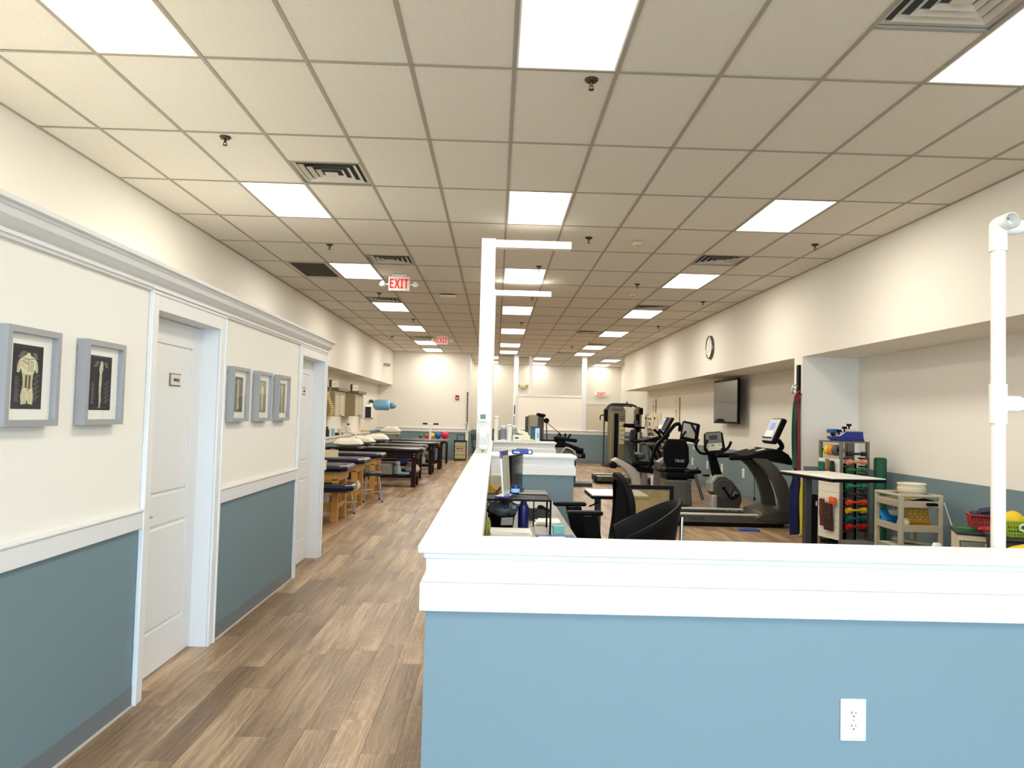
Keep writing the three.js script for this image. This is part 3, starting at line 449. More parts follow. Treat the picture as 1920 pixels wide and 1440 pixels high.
pillow('white pillow on the nearest dark treatment table', -3.03, 0.838, -15.95, 0.6, 0.46, 0.1); pillow('flat white pillow on the second dark treatment table', -3.05, 0.838, -17.5, 0.6, 0.48, -0.1); pillow('plump white pillow on the third dark treatment table', -2.98, 0.84, -19.3, 0.64, 0.5, 0.15);
{ const o = thing('foam_wedge', 'cream tilted bolster board on the farthest dark table', 'wedge', [-2.95, 0.79, -21.2]);
  part(o, 'board', mat('#ddd3b5', 0.7), box(0.62, 0.03, 0.5, 0, 0.145, 0, 0, 0, 0.03)); part(o, 'support_leg', mat('#8b8778', 0.5), beam([0.26, 0.0, 0.2], [0.18, 0.135, 0.2], 0.03, 0.03), beam([0.26, 0.0, -0.2], [0.18, 0.135, -0.2], 0.03, 0.03), beam([-0.26, 0.07, 0.2], [-0.2, 0.135, 0.2], 0.03, 0.03)); }
pillow('white pillow propped on the cream bolster board', -2.88, 1.0, -21.2, 0.54, 0.44, 0);
single('clipboard', 'tan clipboard lying tilted on the middle oak table', 'clipboard', mat('#a79b7c', 0.6), [rb(0.24, 0.012, 0.34, 0, 0.055, 0, 0.004, 0.3, 0.2, 0.0), rb(0.08, 0.02, 0.02, 0.0, 0.11, -0.15, 0.004, 0.3, 0.2, 0)], [-2.6, 0.775, -12.2]);
// stools
function stool(label, x, z, seatMat, h, turn = 0) {
  const o = thing('stool', label, 'stool', [x, 0, z], turn, 'vinyl stools with metal legs');
  part(o, 'seat', seatMat, lathe([[0, h], [0.13, h], [0.165, h - 0.012], [0.178, h - 0.04], [0.165, h - 0.065], [0.02, h - 0.075], [0, h - 0.075]], 0, 0, 0));
  for (let i = 0; i < 4; i++) { const a = Math.PI / 4 + i * Math.PI / 2; part(o, 'leg', STEEL, tube([[Math.cos(a) * 0.1, h - 0.07, Math.sin(a) * 0.1], [Math.cos(a) * 0.15, h - 0.12, Math.sin(a) * 0.15], [Math.cos(a) * 0.22, 0.012, Math.sin(a) * 0.22]], 0.011, 12)); part(o, 'foot', RUBBER, cyl(0.014, 0.014, 0.02, Math.cos(a) * 0.22, 0.01, Math.sin(a) * 0.22)); }
  part(o, 'ring', STEEL, torus(0.19, 0.007, 0, 0.17, 0, Math.PI / 2));
  return o;
}
stool('black round stool with shiny legs between two oak tables', -2.07, -13.1, mat('#22242a', 0.4), 0.5, 0.3);
stool('navy stool with shiny legs tucked beside the first oak table', -2.23, -11.5, NAVY, 0.45, 0.2);

// things on the shelves under the tables
const CLEARP = mat('#c9d2cf', 0.2);
function spray(lab, x, y, z, tint, head) {
  const o = thing('spray_bottle', lab, 'spray bottle', [x, y, z], R(-1, 1), 'spray bottles under the tables');
  part(o, 'bottle', mat(tint, 0.25), lathe([[0, 0], [0.042, 0], [0.046, 0.01], [0.046, 0.13], [0.036, 0.165], [0.016, 0.19], [0.014, 0.21], [0, 0.21]], 0, 0, 0)); const h = part(o, 'trigger_head', mat(head, 0.4), rb(0.028, 0.045, 0.08, 0, 0.25, 0.012, 0.01), cyl(0.016, 0.016, 0.03, 0, 0.22, 0), rb(0.012, 0.05, 0.01, 0, 0.215, 0.035, 0.004, -0.4));
}
spray('clear spray bottle under the nearest dark table, front one', -1.95, 0.245, -15.75, '#c3cbc8', '#e9e9e6'); spray('clear spray bottle under the nearest dark table, back one', -2.03, 0.245, -15.93, '#b9bfc4', '#dddddd'); spray('pale green spray bottle under the third dark table', -1.78, 0.245, -19.25, '#bccfc4', '#cfe0da');
function cloth(name, lab, cat, m, x, y, z, w, d, h, s) {
  const g = new THREE.SphereGeometry(0.5, 26, 14), p = g.attributes.position;
  for (let i = 0; i < p.count; i++) { const X = p.getX(i), Y = p.getY(i), Z = p.getZ(i), n = vn(X * 7 + s, Z * 7 + Y * 5, 99, 99, s) * 0.6 + vn(X * 15 + s, Z * 15 + Y * 9, 99, 99, s + 1) * 0.3; p.setXYZ(i, X * w * (0.8 + 0.35 * n), Math.max(0, (Y + 0.5) * h * (0.55 + 0.8 * n)), Z * d * (0.8 + 0.35 * n)); }
  g.computeVertexNormals(); single(name, lab, cat, m, [g], [x, y, z]);
}
cloth('towel_pile', 'crumpled cream towels under the nearest dark table', 'towels', mat('#cfc6ac', 0.95), -1.72, 0.245, -16.1, 0.34, 0.36, 0.2, 3);
cloth('blue_cloth', 'pale blue cloth under the nearest dark table', 'cloth', mat('#6d8fa3', 0.9), -1.85, 0.245, -15.62, 0.3, 0.14, 0.07, 5);
{ const o = thing('storage_box', 'grey green cardboard box under the nearest dark table', 'box', [-2.35, 0.245, -15.85]); part(o, 'carton', mat('#80806a', 0.8), box2(-0.28, 0.28, 0, 0.006, -0.2, 0.2), box2(-0.28, 0.28, 0, 0.2, 0.194, 0.2), box2(-0.28, 0.28, 0, 0.2, -0.2, -0.194), box2(-0.28, -0.274, 0, 0.2, -0.2, 0.2), box2(0.274, 0.28, 0, 0.2, -0.2, 0.2)); part(o, 'packed_towel', mat('#b9b7ac', 0.9), rb(0.5, 0.16, 0.34, 0, 0.14, 0, 0.06)); }
single('foam_roll', 'white foam roll on the nearest dark table shelf', 'foam roll', mat('#d6d5cc', 0.8), [cyl(0.06, 0.06, 0.3, 0, 0.06, 0, Math.PI / 2)], [-2.75, 0.245, -15.85]);
cloth('folded_linen', 'blue and white linen bundle under the third dark table', 'linen', mat('#c7ccd8', 0.9), -1.98, 0.245, -19.35, 0.26, 0.3, 0.24, 9);
single('storage_bin', 'deep blue plastic bin under the third dark table', 'bin', mat('#20337f', 0.4), [ext([[-0.1, 0], [0.1, 0], [0.13, 0.14], [-0.13, 0.14]], 0.3, 0.01)], [-2.3, 0.245, -19.4]);
{ const o = thing('ball_bag', 'bright blue bag hanging under the farthest dark table', 'bag', [-1.72, 0.245, -21.1]); part(o, 'bag_body', mat('#2c6fc0', 0.5), rb(0.2, 0.34, 0.2, 0, 0.19, 0, 0.06)); part(o, 'white_print', mat('#d5dde6', 0.6), rb(0.1, 0.12, 0.01, 0.0, 0.12, 0.1, 0.003)); part(o, 'strap', mat('#1b3f7a', 0.6), torus(0.07, 0.008, 0, 0.36, 0)); }
single('storage_box', 'tan carton under the farthest dark table', 'box', mat('#8c8468', 0.8), [rb(0.3, 0.13, 0.26, 0, 0.065, 0, 0.01)], [-2.0, 0.245, -21.3]);
cloth('towel_roll', 'white rolled towel under the middle oak table', 'towel', mat('#e8e2d2', 0.95), -2.2, 0.245, -12.25, 0.16, 0.16, 0.17, 13);
single('supply_jar', 'small clear jar on the first oak table shelf', 'jar', CLEARP, [lathe([[0, 0], [0.05, 0], [0.05, 0.12], [0.035, 0.14], [0.035, 0.16], [0, 0.16]], 0, 0, 0)], [-2.32, 0.245, -10.6]);
single('supply_box', 'red and white supply box on the first oak table shelf', 'box', mat('#b6564a', 0.6), [rb(0.14, 0.09, 0.1, 0, 0.045, 0, 0.006)], [-2.2, 0.245, -10.75]);
// T-handled tool and balls on a bench at the far wall
{ const o = thing('bench', 'low brown bench under the coloured balls at the far wall', 'bench', [-1.95, 0, -23.7]); part(o, 'bench_top', mat('#9a8570', 0.6), rb(1.05, 0.04, 0.4, 0, 0.72, 0, 0.008)); for (const a of [-1, 1]) for (const b of [-1, 1]) part(o, 'leg', ESPRESSO, box(0.05, 0.7, 0.05, a * 0.46, 0.35, b * 0.15)); part(o, 'rail', ESPRESSO, box(0.9, 0.06, 0.02, 0, 0.66, 0.15)); }
for (const [x, r, c, w] of [[-2.3, 0.065, '#2e6b45', 'small green'], [-2.12, 0.07, '#c8321f', 'red'], [-1.955, 0.09, '#d7c62a', 'yellow'], [-1.77, 0.1, '#1d55a0', 'blue'], [-1.55, 0.115, '#d3164a', 'large pink']]) single('exercise_ball', w + ' ball on the bench at the far wall', 'ball', mat(c, 0.4), [sph(r, 0, r, 0), torus(r * 0.99, r * 0.015, 0, r, 0, 0.3)], [x, 0.74, -23.7], 0, 'balls on the far bench');
{ const o = thing('handle_tool', 'white T-shaped stand with two black grips behind the dark tables', 'grip stand', [-1.97, 0, -23.25]); part(o, 'post', WHITE, beam([0, 0.02, 0], [0, 1.19, 0], 0.06, 0.04)); part(o, 'crossbar', WHITE, bar([-0.22, 1.2, 0], [0.22, 1.2, 0], 0.015)); for (const s of [-1, 1]) part(o, 'grip', BLACK, bar([s * 0.09, 1.2, 0], [s * 0.24, 1.2, 0], 0.024)); part(o, 'foot', BLACK, rb(0.4, 0.03, 0.25, 0, 0.015, 0, 0.01)); }

// ---------- alcove counter, cabinets and dispensers ----------
{ const o = thing('counter', 'long grey painted counter with cream top along the alcove wall', 'counter', [-3.745, 0, -18.9]); part(o, 'base', SLATE, box2(-0.15, 0.15, 0, 0.9, -3.0, 3.0)); part(o, 'counter_top', mat('#e4dbc4', 0.4), rb(0.33, 0.045, 6.04, 0.01, 0.925, 0, 0.01)); part(o, 'fascia', TRIM, box2(0.15, 0.16, 0.82, 0.9, -3.0, 3.0)); }
const TAUPE = mat('#8c7c5a', 0.5), TAUPEL = mat('#c9bda0', 0.5);
[[-17.5, 'taupe wall cabinet nearer the farther door'], [-19.95, 'taupe wall cabinet farther along the alcove']].forEach(([z, lab], i) => {
  const o = thing('wall_cabinet', lab, 'cabinet', [-3.735, 1.39, z], Math.PI / 2, 'taupe wall cabinets');
  part(o, 'body', TAUPE, box2(-0.54, 0.54, 0, 0.57, -0.185, 0.165)); part(o, 'cornice', mat('#7c6d4c', 0.5), ext([[-0.54, 0], [0.54, 0], [0.6, 0.07], [-0.6, 0.07]], 0.46, 0.006, false, 0, 0.57, 0.03));
  for (const s of [-1, 1]) { const d = part(o, 'cabinet_door', TAUPEL, box2(s * 0.265 - 0.26, s * 0.265 + 0.26, 0.01, 0.56, 0.165, 0.178)); for (const q of [[-0.26, -0.2, 0.01, 0.56], [0.2, 0.26, 0.01, 0.56], [-0.2, 0.2, 0.5, 0.56], [-0.2, 0.2, 0.01, 0.07]]) part(d, 'stile', TAUPEL, box2(s * 0.265 + q[0], s * 0.265 + q[1], q[2], q[3], 0.178, 0.19)); part(d, 'knob', mat('#4a4234', 0.4, 0.6), rb(0.08, 0.012, 0.02, s * 0.09, 0.03, 0.2, 0.005)); }
});
[[-17.35, 'white framed card on top of the nearer wall cabinet'], [-19.85, 'white framed card on top of the farther wall cabinet']].forEach(([z, lab]) => { const o = thing('framed_card', lab, 'card', [-3.66, 2.03, z], 0.9, 'framed cards on the cabinets'); part(o, 'card', mat('#ece4cf', 0.6), box(0.2, 0.16, 0.01, 0, 0.08, 0)); part(o, 'card_edge', mat('#5a4c33', 0.6), box(0.02, 0.18, 0.06, -0.11, 0.09, -0.01)); part(o, 'card_print', mat('#b9ad90', 0.7), box(0.12, 0.01, 0.002, 0, 0.1, 0.006), box(0.12, 0.01, 0.002, 0, 0.07, 0.006)); });
{ const o = thing('towel_dispenser', 'white towel dispenser with black oval window on the alcove wall', 'dispenser', [-3.8, 1.3, -22.2], 0.8); part(o, 'case', WHITE, rb(0.36, 0.42, 0.22, 0, 0.21, 0.11, 0.08)); part(o, 'window', mat('#15151a', 0.1), rb(0.2, 0.32, 0.02, -0.03, 0.2, 0.218, 0.009)); part(o, 'paper_tail', mat('#efeadb', 0.8), box(0.2, 0.1, 0.006, 0, -0.03, 0.14)); part(o, 'lever', CHAR, rb(0.06, 0.03, 0.04, 0.12, 0.02, 0.2, 0.01)); }
{ const BL = mat('#7fb0cc', 0.2), o = thing('blue_hood', 'glossy light blue plastic hood on the alcove wall', 'plastic hood', [-3.9, 1.62, -23.6]);
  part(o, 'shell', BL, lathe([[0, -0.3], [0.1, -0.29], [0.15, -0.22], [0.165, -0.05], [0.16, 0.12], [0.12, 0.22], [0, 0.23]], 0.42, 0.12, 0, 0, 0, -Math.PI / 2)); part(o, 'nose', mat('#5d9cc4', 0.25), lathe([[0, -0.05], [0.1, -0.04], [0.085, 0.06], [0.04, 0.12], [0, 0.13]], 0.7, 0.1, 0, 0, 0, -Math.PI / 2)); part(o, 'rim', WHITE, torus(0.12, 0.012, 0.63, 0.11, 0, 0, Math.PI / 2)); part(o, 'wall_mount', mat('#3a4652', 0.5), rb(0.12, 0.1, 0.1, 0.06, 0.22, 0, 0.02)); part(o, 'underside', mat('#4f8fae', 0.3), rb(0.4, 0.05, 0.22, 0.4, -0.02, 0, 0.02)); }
single('glove_box', 'slim blue and black dispenser above the towel dispenser', 'dispenser', mat('#7396ad', 0.3), [ext([[-0.07, 0], [0.07, 0], [0.07, 0.16], [0, 0.24], [-0.07, 0.16]], 0.06, 0.008, false, 0, 0, 0.03)], [-3.92, 1.76, -22.0], Math.PI / 2);
{ const o = thing('white_machine', 'white rehab machine with a curved arm behind the pillows', 'machine', [-3.42, 0, -18.55]); part(o, 'arm', mat('#e8e3d2', 0.4), tube([[-0.12, 1.02, 0], [0.1, 0.93, 0.05], [0.28, 0.83, 0.08], [0.34, 0.7, 0.08]], 0.026, 20)); part(o, 'grip', BLACK, tube([[0.1, 0.935, 0.06], [0.2, 0.88, 0.085], [0.27, 0.83, 0.1]], 0.034, 12)); part(o, 'column', mat('#c9c2ae', 0.5), beam([0.34, 0.1, 0.08], [0.34, 0.74, 0.08], 0.06, 0.06)); part(o, 'base', CHAR, rb(0.3, 0.1, 0.3, 0.3, 0.05, 0.08, 0.02)); }
// bottles and packs on the counter
const CT = 0.948;
function bottle(lab, x, z, h, r, c, cap) { const o = thing('bottle', lab, 'bottle', [x, CT, z]); part(o, 'bottle_body', mat(c, 0.35), lathe([[0, 0], [r, 0], [r, h * 0.62], [r * 0.45, h * 0.8], [r * 0.45, h * 0.88], [0, h * 0.88]], 0, 0, 0)); part(o, 'cap', mat(cap, 0.5), cyl(r * 0.5, r * 0.52, h * 0.14, 0, h * 0.93, 0)); }
bottle('olive bottle with dark red cap on the alcove counter', -3.7, -16.5, 0.36, 0.06, '#8a7d2c', '#5c1420'); bottle('black bottle next to the olive one on the alcove counter', -3.66, -16.75, 0.22, 0.045, '#2b2820', '#1c1a18');
bottle('clear jar with dark green lid on the alcove counter', -3.68, -19.2, 0.26, 0.07, '#d3d6c3', '#1d5a45');
for (const [z, w, h, c, lab] of [[-17.0, 0.09, 0.18, '#e9e5da', 'white carton on the alcove counter'], [-17.35, 0.16, 0.17, '#8fb4cf', 'light blue carton on the alcove counter'], [-17.85, 0.12, 0.06, '#26262c', 'flat black pack on the alcove counter'], [-18.3, 0.1, 0.055, '#2a2434', 'small dark pack on the alcove counter'], [-18.15, 0.07, 0.15, '#ddd6c2', 'cream tub box on the alcove counter'], [-21.4, 0.2, 0.06, '#dfae33', 'yellow pack at the end of the alcove counter']]) single('supply_pack', lab, 'pack', mat(c, 0.6), [rb(0.1, h, w, 0, h / 2, 0, 0.008), rb(0.102, h * 0.3, w * 0.6, 0, h * 0.6, 0, 0.003)], [-3.68, CT, z]);
{ const o = thing('spine_model', 'hanging cream spine model beside the cabinets', 'spine model', [-3.46, 1.35, -16.0]); const B = mat('#d9c27c', 0.5); for (let i = 0; i < 13; i++) { const y = i * 0.045, x = 0.05 * Math.sin(i * 0.4); part(o, 'vertebra', B, cyl(0.03, 0.032, 0.03, x, y, 0), rb(0.1, 0.012, 0.03, x, y, 0, 0.005), rb(0.02, 0.02, 0.06, x, y - 0.008, -0.04, 0.006)); } part(o, 'hook', STEEL, tube([[0, 0.57, 0], [0, 0.64, 0], [-0.06, 0.66, 0], [-0.5, 0.66, 0]], 0.006)); }
// laundry cart, folding chair and straps at the far wall
{ const o = thing('laundry_cart', 'black framed hamper with tan slatted front at the far wall', 'hamper', [-1.13, 0, -25.1]); part(o, 'hamper_frame', BLACK, beam([-0.19, 0.05, 0.14], [-0.19, 0.62, 0.14], 0.025, 0.025), beam([0.19, 0.05, 0.14], [0.19, 0.62, 0.14], 0.025, 0.025), beam([-0.19, 0.05, -0.14], [-0.19, 0.62, -0.14], 0.025, 0.025), beam([0.19, 0.05, -0.14], [0.19, 0.62, -0.14], 0.025, 0.025), box2(-0.2, 0.2, 0.04, 0.06, -0.15, 0.15)); part(o, 'lid', BLACK, rb(0.42, 0.04, 0.32, 0, 0.64, 0, 0.01)); for (let i = 0; i < 4; i++) part(o, 'tan_panel', mat('#b5a67c', 0.7), rb(0.35, 0.12, 0.01, 0, 0.13 + i * 0.135, 0.15, 0.004)); part(o, 'handle', BLACK, tube([[-0.12, 0.65, -0.1], [-0.12, 0.84, -0.1], [0.12, 0.84, -0.1], [0.12, 0.65, -0.1]], 0.01, 24, true)); part(o, 'bag_print', CHAR, box(0.05, 0.04, 0.002, -0.09, 0.4, 0.156), box(0.03, 0.035, 0.002, -0.03, 0.4, 0.156), box(0.07, 0.03, 0.002, 0.05, 0.405, 0.156)); for (const a of [-1, 1]) part(o, 'caster', RUBBER, cyl(0.025, 0.025, 0.02, a * 0.17, 0.025, 0.13, 0, 0, Math.PI / 2)); }
{ const o = thing('folding_chair', 'black folding chair standing in the rear passage', 'chair', [-0.55, 0, -25.7], 0.35); part(o, 'backrest', mat('#25303a', 0.5), rb(0.4, 0.2, 0.03, 0, 0.76, -0.2, 0.01, -0.15)); part(o, 'seat', mat('#3c4a54', 0.5), rb(0.4, 0.03, 0.38, 0, 0.44, 0.02, 0.01)); for (const s of [-1, 1]) { part(o, 'leg', BLACK, bar([s * 0.2, 0.0, 0.24], [s * 0.2, 0.86, -0.22], 0.012)); part(o, 'leg', BLACK, bar([s * 0.18, 0.0, -0.24], [s * 0.18, 0.44, 0.12], 0.012)); } }
{ const o = thing('strap_rack', 'dark straps hanging on the white corner by the rear passage', 'straps', [-0.955, 0, -25.43]); part(o, 'hook_plate', CHAR, rb(0.04, 0.12, 0.03, 0, 2.2, 0.02, 0.006)); part(o, 'strap', mat('#4a443a', 0.8), tube([[0, 2.2, 0.04], [-0.01, 1.8, 0.035], [0.0, 1.3, 0.035], [-0.02, 1.02, 0.05]], 0.012)); part(o, 'strap', mat('#2c2a28', 0.8), tube([[0.01, 2.15, 0.04], [0.02, 1.7, 0.035], [0.02, 1.2, 0.035]], 0.008)); part(o, 'buckle', STEEL, rb(0.05, 0.06, 0.015, -0.01, 1.24, 0.04, 0.004)); }
// ---------- gym: treadmills ----------
const FRAMEG = mat('#4f4c42', 0.4, 0.35), SILVER = mat('#b8b4a8', 0.35, 0.4), STRIP = mat('#d8d3c4', 0.35, 0.3), SCREEN = new THREE.MeshStandardMaterial({ color: '#3f6fd0', emissive: '#2f63d8', emissiveIntensity: 0.55, roughness: 0.3 });
function treadmill(label, pos) {
  const o = thing('treadmill', label, 'treadmill', pos, 0, 'treadmills facing the gym wall');
  part(o, 'deck', BLACK, box2(0.03, 1.7, 0.05, 0.12, -0.3, 0.3)); part(o, 'belt', mat('#121213', 0.85, 0, { specularIntensity: 0.3 }), rb(1.45, 0.03, 0.5, 0.74, 0.135, 0, 0.014));
  for (const s of [1, -1]) { const r = part(o, 'side_rail', FRAMEG, rb(1.6, 0.105, 0.1, 0.8, 0.112, s * 0.33, 0.006)); part(r, 'foot_strip', STRIP, rb(1.5, 0.022, 0.09, 0.75, 0.174, s * 0.33, 0.006)); }
  part(o, 'skirt', BLACK, box2(0.0, 1.62, 0.015, 0.06, -0.36, 0.36)); for (const s of [1, -1]) for (const x of [0.12, 1.5]) part(o, 'foot', RUBBER, cyl(0.03, 0.035, 0.02, x, 0.01, s * 0.3));
  part(o, 'rear_roller', BLACK, rb(0.06, 0.13, 0.74, 0.0, 0.11, 0, 0.02));
  part(o, 'motor_hood', mat('#46433a', 0.35, 0.3), ext([[1.18, 0.13], [1.3, 0.22], [1.5, 0.275], [1.75, 0.26], [1.84, 0.16], [1.82, 0.06], [1.3, 0.08]], 0.8, 0.03));
  for (const s of [1, -1]) part(o, 'upright', FRAMEG, ext([[1.78, 0.18], [1.56, 0.2], [1.53, 0.42], [1.45, 0.65], [1.32, 0.84], [1.14, 0.99], [1.36, 0.99], [1.5, 0.88], [1.64, 0.68], [1.73, 0.44]], 0.07, 0.012, false, 0, 0, s * 0.36));
  part(o, 'hood', BLACK, ext([[1.05, 1.02], [1.28, 1.09], [1.45, 1.13], [1.58, 1.11], [1.68, 1.05], [1.74, 0.94], [1.72, 0.9], [1.5, 0.96], [1.1, 0.97]], 0.78, 0.02));
  for (const s of [1, -1]) { part(o, 'handrail', BLACK, bar([0.86, 0.985, s * 0.34], [1.35, 1.0, s * 0.36], 0.036), sph(0.036, 0.86, 0.985, s * 0.34)); }
  part(o, 'cup_tray', mat('#d8d4cc', 0.3), rb(0.12, 0.014, 0.1, 1.33, 1.105, 0.2, 0.005, 0, 0, 0.25), rb(0.1, 0.014, 0.1, 1.33, 1.105, -0.2, 0.005, 0, 0, 0.25));
  part(o, 'neck', BLACK, tube([[1.62, 1.05, 0], [1.72, 1.15, 0], [1.66, 1.25, 0]], 0.035, 14));
  const c = part(o, 'console', BLACK, rb(0.085, 0.4, 0.46, 1.6, 1.38, 0, 0.03, 0, 0, -0.42)); const f = (w, h, y, q) => tf(new RoundedBoxGeometry(0.012, h, w, 2, 0.004), -0.046, y, q);
  const face = gs => { gs.forEach(g => tf(g, 0, 0, 0, 0, 0, -0.42).translate(1.6, 1.38, 0)); return gs; };
  part(c, 'console_face', mat('#b9b7b2', 0.35), ...face([f(0.4, 0.35, 0, 0)])); part(c, 'screen', SCREEN, ...face([tf(new THREE.BoxGeometry(0.004, 0.1, 0.15), -0.054, 0.06, 0)])); part(c, 'keypad', WHITE, ...face([tf(new RoundedBoxGeometry(0.006, 0.1, 0.3, 2, 0.002), -0.054, -0.07, 0)])); part(c, 'book_ledge', BLACK, ...face([tf(new RoundedBoxGeometry(0.03, 0.012, 0.36, 2, 0.004), -0.062, -0.13, 0)]));
  part(o, 'safety_cord', BLACK, bar([1.22, 0.96, 0.28], [1.22, 0.42, 0.28], 0.004), cyl(0.012, 0.012, 0.05, 1.22, 0.4, 0.28));
  part(o, 'rail_lettering', mat('#1a1917', 0.5), text('TRUE', 0.05, 0.003).scale(1.5, 1, 1).translate(0.36, 0.112, 0.379), ext([[0, 0], [0.03, 0], [0.075, 0.03], [0.04, 0.03], [0.05, 0.05], [0.02, 0.05]], 0.004, 0, false, 0.115, 0.085, 0.381), box(0.1, 0.006, 0.002, 0.17, 0.14, 0.381));
  part(o, 'deck_lettering', mat('#c8c3b4', 0.5), box(0.05, 0.004, 0.012, 1.0, 0.153, -0.268), box(0.03, 0.004, 0.012, 1.07, 0.153, -0.268), box(0.06, 0.004, 0.012, 1.13, 0.153, -0.268));
  return o;
}
const tm = treadmill('black and grey treadmill nearest the camera, blue lit console', [2.54, 0, -11.3]);
copy(tm, 'treadmill far behind the exercise bikes, only its deck end clear', [2.36, 0, -18.0]);

// ---------- upright bike ----------
{
  const o = thing('upright_bike', 'grey upright exercise bike behind the near treadmill', 'exercise bike', [3.76, 0, -12.55], 0.12);
  part(o, 'housing', mat('#4b4943', 0.35, 0.3), ext([[-0.2, 0.06], [0.24, 0.06], [0.3, 0.22], [0.27, 0.36], [0.12, 0.54], [-0.04, 0.63], [-0.17, 0.62], [-0.25, 0.5], [-0.25, 0.36], [-0.19, 0.3]], 0.2, 0.03));
  part(o, 'side_disc', mat('#585650', 0.35, 0.3), cyl(0.17, 0.17, 0.012, -0.04, 0.42, 0.104, Math.PI / 2, 0, 0, 36), torus(0.13, 0.008, -0.04, 0.42, 0.11));
  part(o, 'silver_cowl', SILVER, ext([[-0.04, 0.64], [-0.17, 0.63], [-0.26, 0.5], [-0.25, 0.36], [-0.2, 0.36], [-0.2, 0.5], [-0.13, 0.59], [-0.02, 0.6]], 0.22, 0.008)); part(o, 'front_foot', SILVER, rb(0.1, 0.26, 0.14, -0.19, 0.18, 0.06, 0.03));
  part(o, 'crank', BLACK, beam([-0.04, 0.42, 0.13], [0.08, 0.26, 0.13], 0.03, 0.016), bar([-0.04, 0.42, 0.1], [-0.04, 0.42, 0.14], 0.025)); part(o, 'pedal', BLACK, rb(0.14, 0.03, 0.09, 0.13, 0.29, 0.19, 0.01, 0, 0, 0.6)); part(o, 'pedal_strap', mat('#a9a79d', 0.5), tube([[0.09, 0.3, 0.2], [0.12, 0.37, 0.2], [0.17, 0.34, 0.2]], 0.006)); part(o, 'pedal', BLACK, rb(0.14, 0.03, 0.09, -0.2, 0.6, -0.17, 0.01));
  part(o, 'base_bar', CHAR, rb(0.95, 0.06, 0.1, 0.02, 0.04, 0, 0.015), rb(0.09, 0.06, 0.55, 0.42, 0.035, 0, 0.02), rb(0.09, 0.06, 0.55, -0.4, 0.035, 0, 0.02));
  part(o, 'column', BLACK, ext([[-0.18, 0.6], [-0.02, 0.6], [-0.14, 0.95], [-0.16, 1.02], [-0.28, 1.02], [-0.25, 0.9]], 0.09, 0.012));
  part(o, 'handlebar', BLACK, tube([[-0.36, 1.2, 0.18], [-0.4, 1.08, 0.2], [-0.32, 0.97, 0.18], [-0.16, 0.97, 0.16], [0.0, 1.08, 0.18], [0.05, 1.18, 0.18]], 0.022, 26), tube([[-0.36, 1.2, -0.18], [-0.4, 1.08, -0.2], [-0.32, 0.97, -0.18], [-0.16, 0.97, -0.16], [0.0, 1.08, -0.18], [0.05, 1.18, -0.18]], 0.022, 26), bar([-0.2, 0.97, -0.2], [-0.2, 0.97, 0.2], 0.022));
  const c = new THREE.Group(); c.name = 'console'; c.position.set(-0.21, 1.17, 0.1); c.rotation.set(-0.25, -0.45, 0); o.add(c);
  part(c, 'console_case', BLACK, ext([[-0.13, -0.2], [0.13, -0.2], [0.17, -0.12], [0.15, 0.13], [0.11, 0.16], [-0.11, 0.16], [-0.15, 0.13], [-0.17, -0.12]], 0.09, 0.02)); part(c, 'console_face', mat('#54534c', 0.35), rb(0.25, 0.2, 0.01, 0, 0.04, 0.045, 0.004)); part(c, 'screen', mat('#22262a', 0.2), box(0.12, 0.07, 0.004, 0, 0.06, 0.052)); part(c, 'keypad', mat('#b9b3a0', 0.4), rb(0.25, 0.09, 0.012, 0, -0.08, 0.045, 0.02), rb(0.2, 0.03, 0.02, 0, -0.14, 0.045, 0.004)); part(c, 'button', CHAR, cyl(0.01, 0.01, 0.004, -0.09, -0.07, 0.053, Math.PI / 2), cyl(0.01, 0.01, 0.004, 0.09, -0.07, 0.053, Math.PI / 2), box(0.05, 0.02, 0.004, -0.02, -0.07, 0.053));
  part(o, 'seat_post', DKSTEEL, bar([-0.3, 0.2, -0.1], [-0.42, 0.62, -0.16], 0.025)); part(o, 'seat', BLACK, rb(0.24, 0.07, 0.2, -0.45, 0.66, -0.17, 0.035, 0, 0, 0.05));
}
